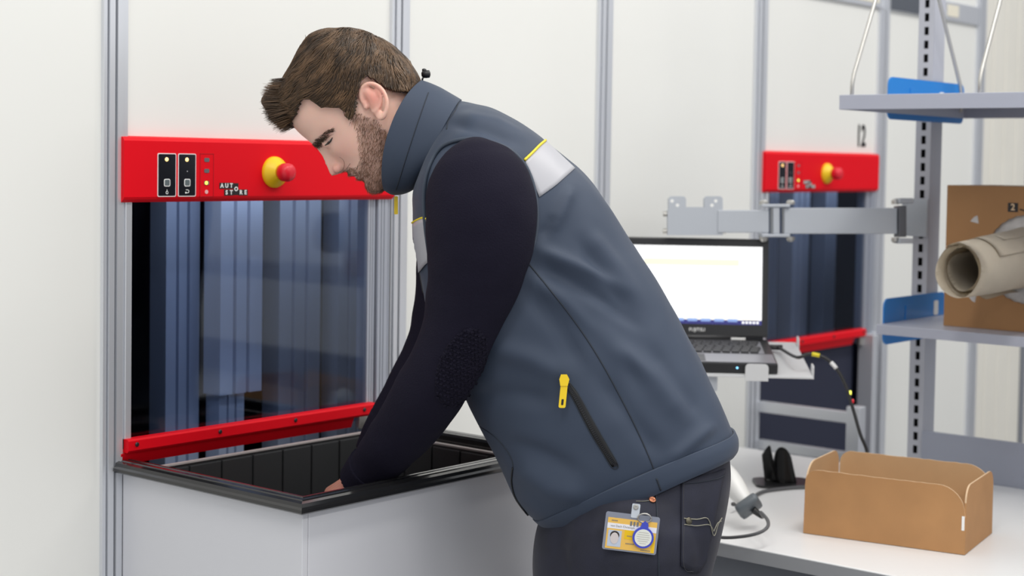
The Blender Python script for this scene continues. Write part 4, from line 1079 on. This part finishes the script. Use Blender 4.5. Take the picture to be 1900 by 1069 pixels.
for v in bm.verts:
    v.co += v.normal*(.003*noise.noise(v.co*38)-.001)
    g_, h_, l_ = tohead(v.co); x, y = head2px(g_, h_)
    f_ = max(0, min(1, (548-x)/26))*gauss(y-188, 24)*gauss(l_, 60)
    v.co += (-CR*24*f_-CU*-2*f_)*K0
T_hair = BVHTree.FromBMesh(bm)
hf = [(f.calc_center_median(), f.normal.copy(), f.calc_area()) for f in bm.faces]
bmesh.ops.solidify(bm, geom=bm.faces[:], thickness=.010)
hair = obj('hair', bm, 'hair_base', man, True)
def strands(faces, count, dirf, length, rad, lift, tree, stick, col, name, parent, nseg=4, grav=0):
    ws = []; acc = 0
    for c, n, a in faces: acc += a; ws.append(acc)
    import bisect
    V_, F_2, C_ = [], [], []
    for _ in range(count):
        i = bisect.bisect(ws, random.random()*acc); i = min(i, len(faces)-1); c, n, a = faces[i]
        s_ = math.sqrt(a); p = c+Vector((random.uniform(-1, 1), random.uniform(-1, 1), random.uniform(-1, 1)))*s_*.6
        d = dirf(p, n)
        if d is None: continue
        L = length(p) if callable(length) else length*random.uniform(.6, 1.25); cc = col(p); q = p.copy(); ring0 = None; base = len(V_)
        for k_ in range(nseg+1):
            u = k_/nseg
            w_ = rad*(1-u*.85)
            x = d.cross(n).normalized()
            for a_ in range(3):
                an = 2*math.pi*a_/3; V_.append(q+(x*math.cos(an)+n*math.sin(an)*.7)*w_); C_.append(cc)
            q = q+d*(L/nseg)
            if tree and stick:
                h = tree.find_nearest(q)
                if h[0] is not None and h[3] < .02:
                    nn = h[1]
                    if nn.dot(n) < 0: nn = -nn
                    q = h[0]+nn*(lift*(1-.5*u)+.0005); d2 = d-nn*d.dot(nn)
                    if d2.length > .1: d = d2.normalized()
                    n = nn
        for k_ in range(nseg):
            for a_ in range(3):
                b_ = (a_+1) % 3; F_2.append((base+k_*3+a_, base+k_*3+b_, base+k_*3+3+b_, base+k_*3+3+a_))
    me = bpy.data.meshes.new(name); me.from_pydata([tuple(v) for v in V_], [], F_2); me.update()
    at_ = me.color_attributes.new('strand', 'FLOAT_COLOR', 'POINT')
    at_.data.foreach_set('color', [x for c in C_ for x in (c[0], c[1], c[2], 1)])
    o = obj(name, me, 'hair_brown', parent, True); o['kind'] = 'stuff'
    return o
def hairdir(p, n):
    g_, h_, l_ = tohead(p); x, y = head2px(g_, h_)
    j = 1.2*noise.noise(p*45)+random.gauss(0, .16)
    a = math.radians(lerp_tab([(490, 176), (540, 158), (600, 134), (660, 112), (715, 92), (760, 62), (790, 50)], x))+j*.45
    d = math.cos(a)*CR-math.sin(a)*CU+CF*(l_/90)*-.0+CF*.35*math.copysign(1, l_)*max(0, 1-abs(l_)/60)*random.uniform(-.5, 1)
    d = d-n*d.dot(n)
    if d.length < .05: return None
    return (d.normalized()+n*.10).normalized()
def haircol(p):
    b = .9+1.1*noise.noise(p*70)+random.uniform(-.35, .45); b = max(.25, b)
    return (.098*b, .056*b, .028*b)
strands(hf, 9000, hairdir, .030, .00085, .0016, T_hair, True, haircol, 'hair_strands', hair, 5)
# quiff standing out over the forehead
quiff = []
for c, n, a in hf:
    g_, h_, l_ = tohead(c); x, y = head2px(g_, h_)
    if 495 < x < 548 and y > 150 and abs(l_) < 62: quiff.append((c, n, a))
def quiffdir(p, n):
    g_, h_, l_ = tohead(p); x, y = head2px(g_, h_)
    a = math.radians(random.gauss(lerp_tab([(150, 172), (175, 180), (200, 176), (235, 150)], y), 5))
    d = math.cos(a)*CR-math.sin(a)*CU
    return (d.normalized()+n*.06+CF*random.uniform(-.10, .10)).normalized()
def quifflen(p):
    x, y = head2px(*tohead(p)[:2]); return max(.004, (x-lerp_tab([(150, 512), (168, 500), (178, 496), (198, 496), (215, 500), (235, 520)], y)+random.gauss(0, 2.5))*K0)
strands(quiff, 1800, quiffdir, quifflen, .0009, 0, None, False, haircol, 'quiff_strands', hair, 4)
# beard and brows
bf = [];brf = []
for c, n, a in body_faces:
    g_, h_, l_ = tohead(c)
    if h_ < -130 or g_ < -70: continue
    x, y = head2px(g_, h_)
    if inside(x, y, BEARD) and n.dot(HUP) < .9: bf.append((c, n, a))
    x2, y2 = project(c)
    if l_ < 0 and inside(x2, y2, BROW) and g_ > 60: brf.append((c, n, a))
def bdir(p, n):
    a = random.gauss(0, .35); d = (-CU*math.cos(a)+CR*(math.sin(a)-.28)); d = d-n*d.dot(n)
    return None if d.length < .05 else (d.normalized()+n*.42).normalized()
def bcol(p):
    b = 1+.8*noise.noise(p*90)+random.uniform(-.4, .5); b = max(.3, b); return (.20*b, .105*b, .062*b)
strands(bf, 4200, bdir, .0068, .00034, 0, None, False, bcol, 'beard', body, 2)
def brdir(p, n):
    d = (CR*.75+CU*.55)+Vector((random.gauss(0, .2), random.gauss(0, .2), random.gauss(0, .2))); d = d-n*d.dot(n)
    return (d.normalized()+n*.25).normalized()
def brcol(p): b = random.uniform(.6, 1.3); return (.085*b, .05*b, .03*b)
if brf: strands(brf, 420, brdir, .008, .00045, 0, None, False, brcol, 'eyebrow', body, 2)

# ---- jeans
jb = loft([(1010, 935, 1345, 800, .140, 0, 0), (1000, 968, 1352, 850, .152, 0, 0), (992, 1000, 1352, 900, .160, 0, 0), (988, 1040, 1336, 985, .166, 0, 0), (990, 1085, 1312, 1075, .166, 0, 0), (1000, 1140, 1290, 1150, .160, 0, 0)], 8, 64)
for hpos in hips:
    capsule([hpos, floorpt(hpos-RH*.01, .62), floorpt(hpos-RH*.015, .45), floorpt(hpos+RH*.01, .12)], [.112, .098, .078, .070], 20, jb)
jme = remesh(jb, .005, 6, 'jeans'); T_jean = mesh_bvh(jme)
jeans = obj('jeans', jme, 'denim', man, True)
for hpos in hips:
    bm = capsule([floorpt(hpos+RH*.05, .052), floorpt(hpos-RH*.03, .052), floorpt(hpos-RH*.14, .040)], [.045, .044, .036], 16)
    for v in bm.verts: v.co.z = max(v.co.z, .004)
    obj('shoe', bm, 'shoe_black', man, True)
TJ = [T_jean]
pk = [[(1264, 888), (1290, 885), (1322, 878), (1344, 870)], [(1262, 1050), (1282, 1063), (1296, 1062), (1308, 1042)]]
bp_ = obj('back_pocket', patch(TJ, (pk[0], pk[1]), 12, 14, .003, .002), 'denim_pocket', jeans, True)
T_pk = [T_jean]
def stitch(pts, r=.0008, off=.0042, m='thread', nm='stitching'): return obj(nm, line(TJ, pts, r, off, 5, 5), m, jeans)
stitch([(1266, 962), (1290, 963), (1310, 962), (1320, 993), (1328, 972), (1335, 960)]); stitch([(1266, 975), (1290, 975), (1312, 973), (1320, 985)], .0007); stitch([(1320, 985), (1327, 970), (1334, 966)], .0007)
stitch([(1267, 892), (1266, 960), (1265, 1048), (1282, 1060)], .0003, m='stitch_dark'); stitch([(1266, 898), (1290, 896), (1325, 889), (1341, 882)], .0006, m='seam_dark')
stitch([(1217, 912), (1219, 960), (1221, 1010), (1222, 1069)], .0012, .0005, 'seam_dark', 'side_seam'); stitch([(1180, 931), (1195, 931), (1208, 929)], .0005, .0012)
p, n = surf(TJ, 1210, 928); obj('rivet', lathe(p+n*.001, n, [(.0058, 0), (.0054, .0015), (.0035, .0022), (.003, .0012), (.0016, .0012), (.0012, .003), (0, .0032)], 16), 'copper', jeans, True)
p, n = surf(TJ, 1275, 967); obj('pocket_button', lathe(p+n*.004, n, [(.0058, 0), (.0054, .0012), (0, .0016)], 14), mat('brass_dull', (.12, .11, .08), .4, .7), jeans, True)

# ------------------------------------------------------------------ staff badge clipped to the waistband
bp0, _n = surf([T_jean, T_hem], 1170, 990); DB = min((surf([T_jean, T_hem], x, y)[0]-CAM).dot(CF) for x, y in ((1125, 950), (1218, 962), (1214, 1026), (1120, 1015), (1170, 985), (1170, 950)))-.005
o_ = pt(1116.5, 1018, DB); bu = pt(1216.5, 1030, DB)-o_; bv = pt(1123, 948, DB)-o_
BWd, BHt = bu.length, bv.length; bu.normalize(); bv = (bv-bu*bv.dot(bu)).normalized(); bw = bu.cross(bv).normalized()
if bw.dot(CF) > 0: bw = -bw
bg = thing('id_badge', 'yellow and white staff badge hanging from the waistband', 'badge', o_+bu*BWd/2)
k = BWd/100
def B2(x0, y0, x1, y1, z0, z1, nm, m, par=None, r=0):
    poly = rrect(x0*k, y0*k, x1*k, y1*k, r*k, 4) if r else [(x0*k, y0*k), (x1*k, y0*k), (x1*k, y1*k), (x0*k, y1*k)]
    return obj(nm, prism(poly, o_+bw*z0, bu, bv, bw, z1-z0), m, par or bg)
mat('holder_clear', (.22, .24, .30), .2, coat=.5); mat('card_yellow', (.82, .50, .10), .4); mat('card_strong', (.83, .52, .0), .4); mat('card_white', (.80, .80, .84), .4); mat('photo_pale', (.50, .56, .66), .5); mat('tag_blue', (.05, .07, .50), .35); mat('tag_paper', (.74, .76, .70), .5); mat('print_grey', (.20, .19, .17), .6); mat('face_pale', (.62, .56, .55), .5)
BH = BHt/k
B2(0, 0, 100, BH, 0, .002, 'holder', 'holder_clear', None, 4)
cd = B2(5, 3, 96, BH-10, .002, .0026, 'card', 'card_yellow')
B2(5, 40, 96, 50, .0026, .0028, 'card_stripe', 'card_white', cd); B2(38, 23, 70, 40, .0026, .0028, 'card_stripe', 'card_strong', cd); B2(5, 50, 35, BH-10, .0026, .0027, 'card_field', 'card_yellow', cd)
B2(90, 3, 95, 34, .0026, .0028, 'card_edge', 'card_strong', cd)
ph = B2(8, 7, 33, 37, .0026, .0029, 'portrait', 'photo_pale', cd)
def disc(cx, cy, rx, ry, z0, z1, nm, m, par):
    return obj(nm, prism([(cx*k+rx*k*math.cos(a), cy*k+ry*k*math.sin(a)) for a in [i*math.pi/12 for i in range(24)]], o_+bw*z0, bu, bv, bw, z1-z0), m, par)
disc(20.5, 28, 8.6, 8, .0029, .0031, 'portrait_hair', 'iris_dark', ph); disc(20.5, 22.5, 7.6, 10.5, .0031, .0033, 'portrait_face', 'face_pale', ph)
obj('printed_line', text_mesh('von Dach Christoph', 5.4*k, o_+bu*11*k+bv*45*k+bw*.0028, bu, bv, bw, .0002, 0, 'LEFT'), 'print_grey', cd)
for (x, y, n_) in ((12, BH-16, 5), (43, 28, 4), (42, 14, 7)):
    for i in range(n_): B2(x+i*2.3, y, x+i*2.3+1.5, y+2.2, .0028, .0030, 'printed_mark', 'print_grey', cd)
for i in range(3): B2(46+i*6, BH-22, 50+i*6, BH-13, .0026, .0028, 'printed_block', 'print_grey', cd)
for i in range(7): B2(71+i*2.6, 5, 72.6+i*2.6, 7.2, .0026, .0028, 'printed_mark', 'print_grey', cd)
cl_ = B2(46, BH-6, 61, BH+20, .001, .0028, 'clip_strap', mat('strap_pale', (.55, .60, .66), .25, coat=.4), None, 2)
obj('clip_stud', lathe(o_+bu*53*k+bv*(BH+14)*k+bw*.0028, bw, [(.0042, 0), (.0040, .0010), (.0026, .0014), (0, .0012)], 14), 'steel', cl_)
fc = (72.5, 30)
fb_ = obj('key_fob', prism([((fc[0]+19.5*math.cos(a))*k, (fc[1]+19.5*math.sin(a))*k) for a in [math.radians(112+i*316/32) for i in range(33)]]+[((fc[0]+7)*k, (fc[1]+26)*k), ((fc[0]+1)*k, (fc[1]+31)*k), ((fc[0]-5)*k, (fc[1]+26)*k)], o_+bw*.0035, bu, bv, bw, .003), 'tag_blue', bg)
disc(fc[0], fc[1], 15.8, 15.8, .0065, .0069, 'fob_label', 'tag_paper', fb_)
for i in range(6):
    hw_ = (9, 11, 12, 11, 9, 6)[i]; B2(fc[0]-hw_, fc[1]+9-i*4, fc[0]+hw_, fc[1]+10.1-i*4, .0069, .0070, 'fob_print', mat('fob_ink', (.48, .46, .42), .6) if i == 0 else 'fob_ink', fb_)
rg = [o_+bu*(71+12*math.cos(a))*k+bv*(BH-4+9*math.sin(a))*k+bw*(.005+.003*math.sin(a)) for a in [i*math.pi/14 for i in range(29)]]
obj('split_ring', tube(rg, .0013, 8), 'steel', bg, True)
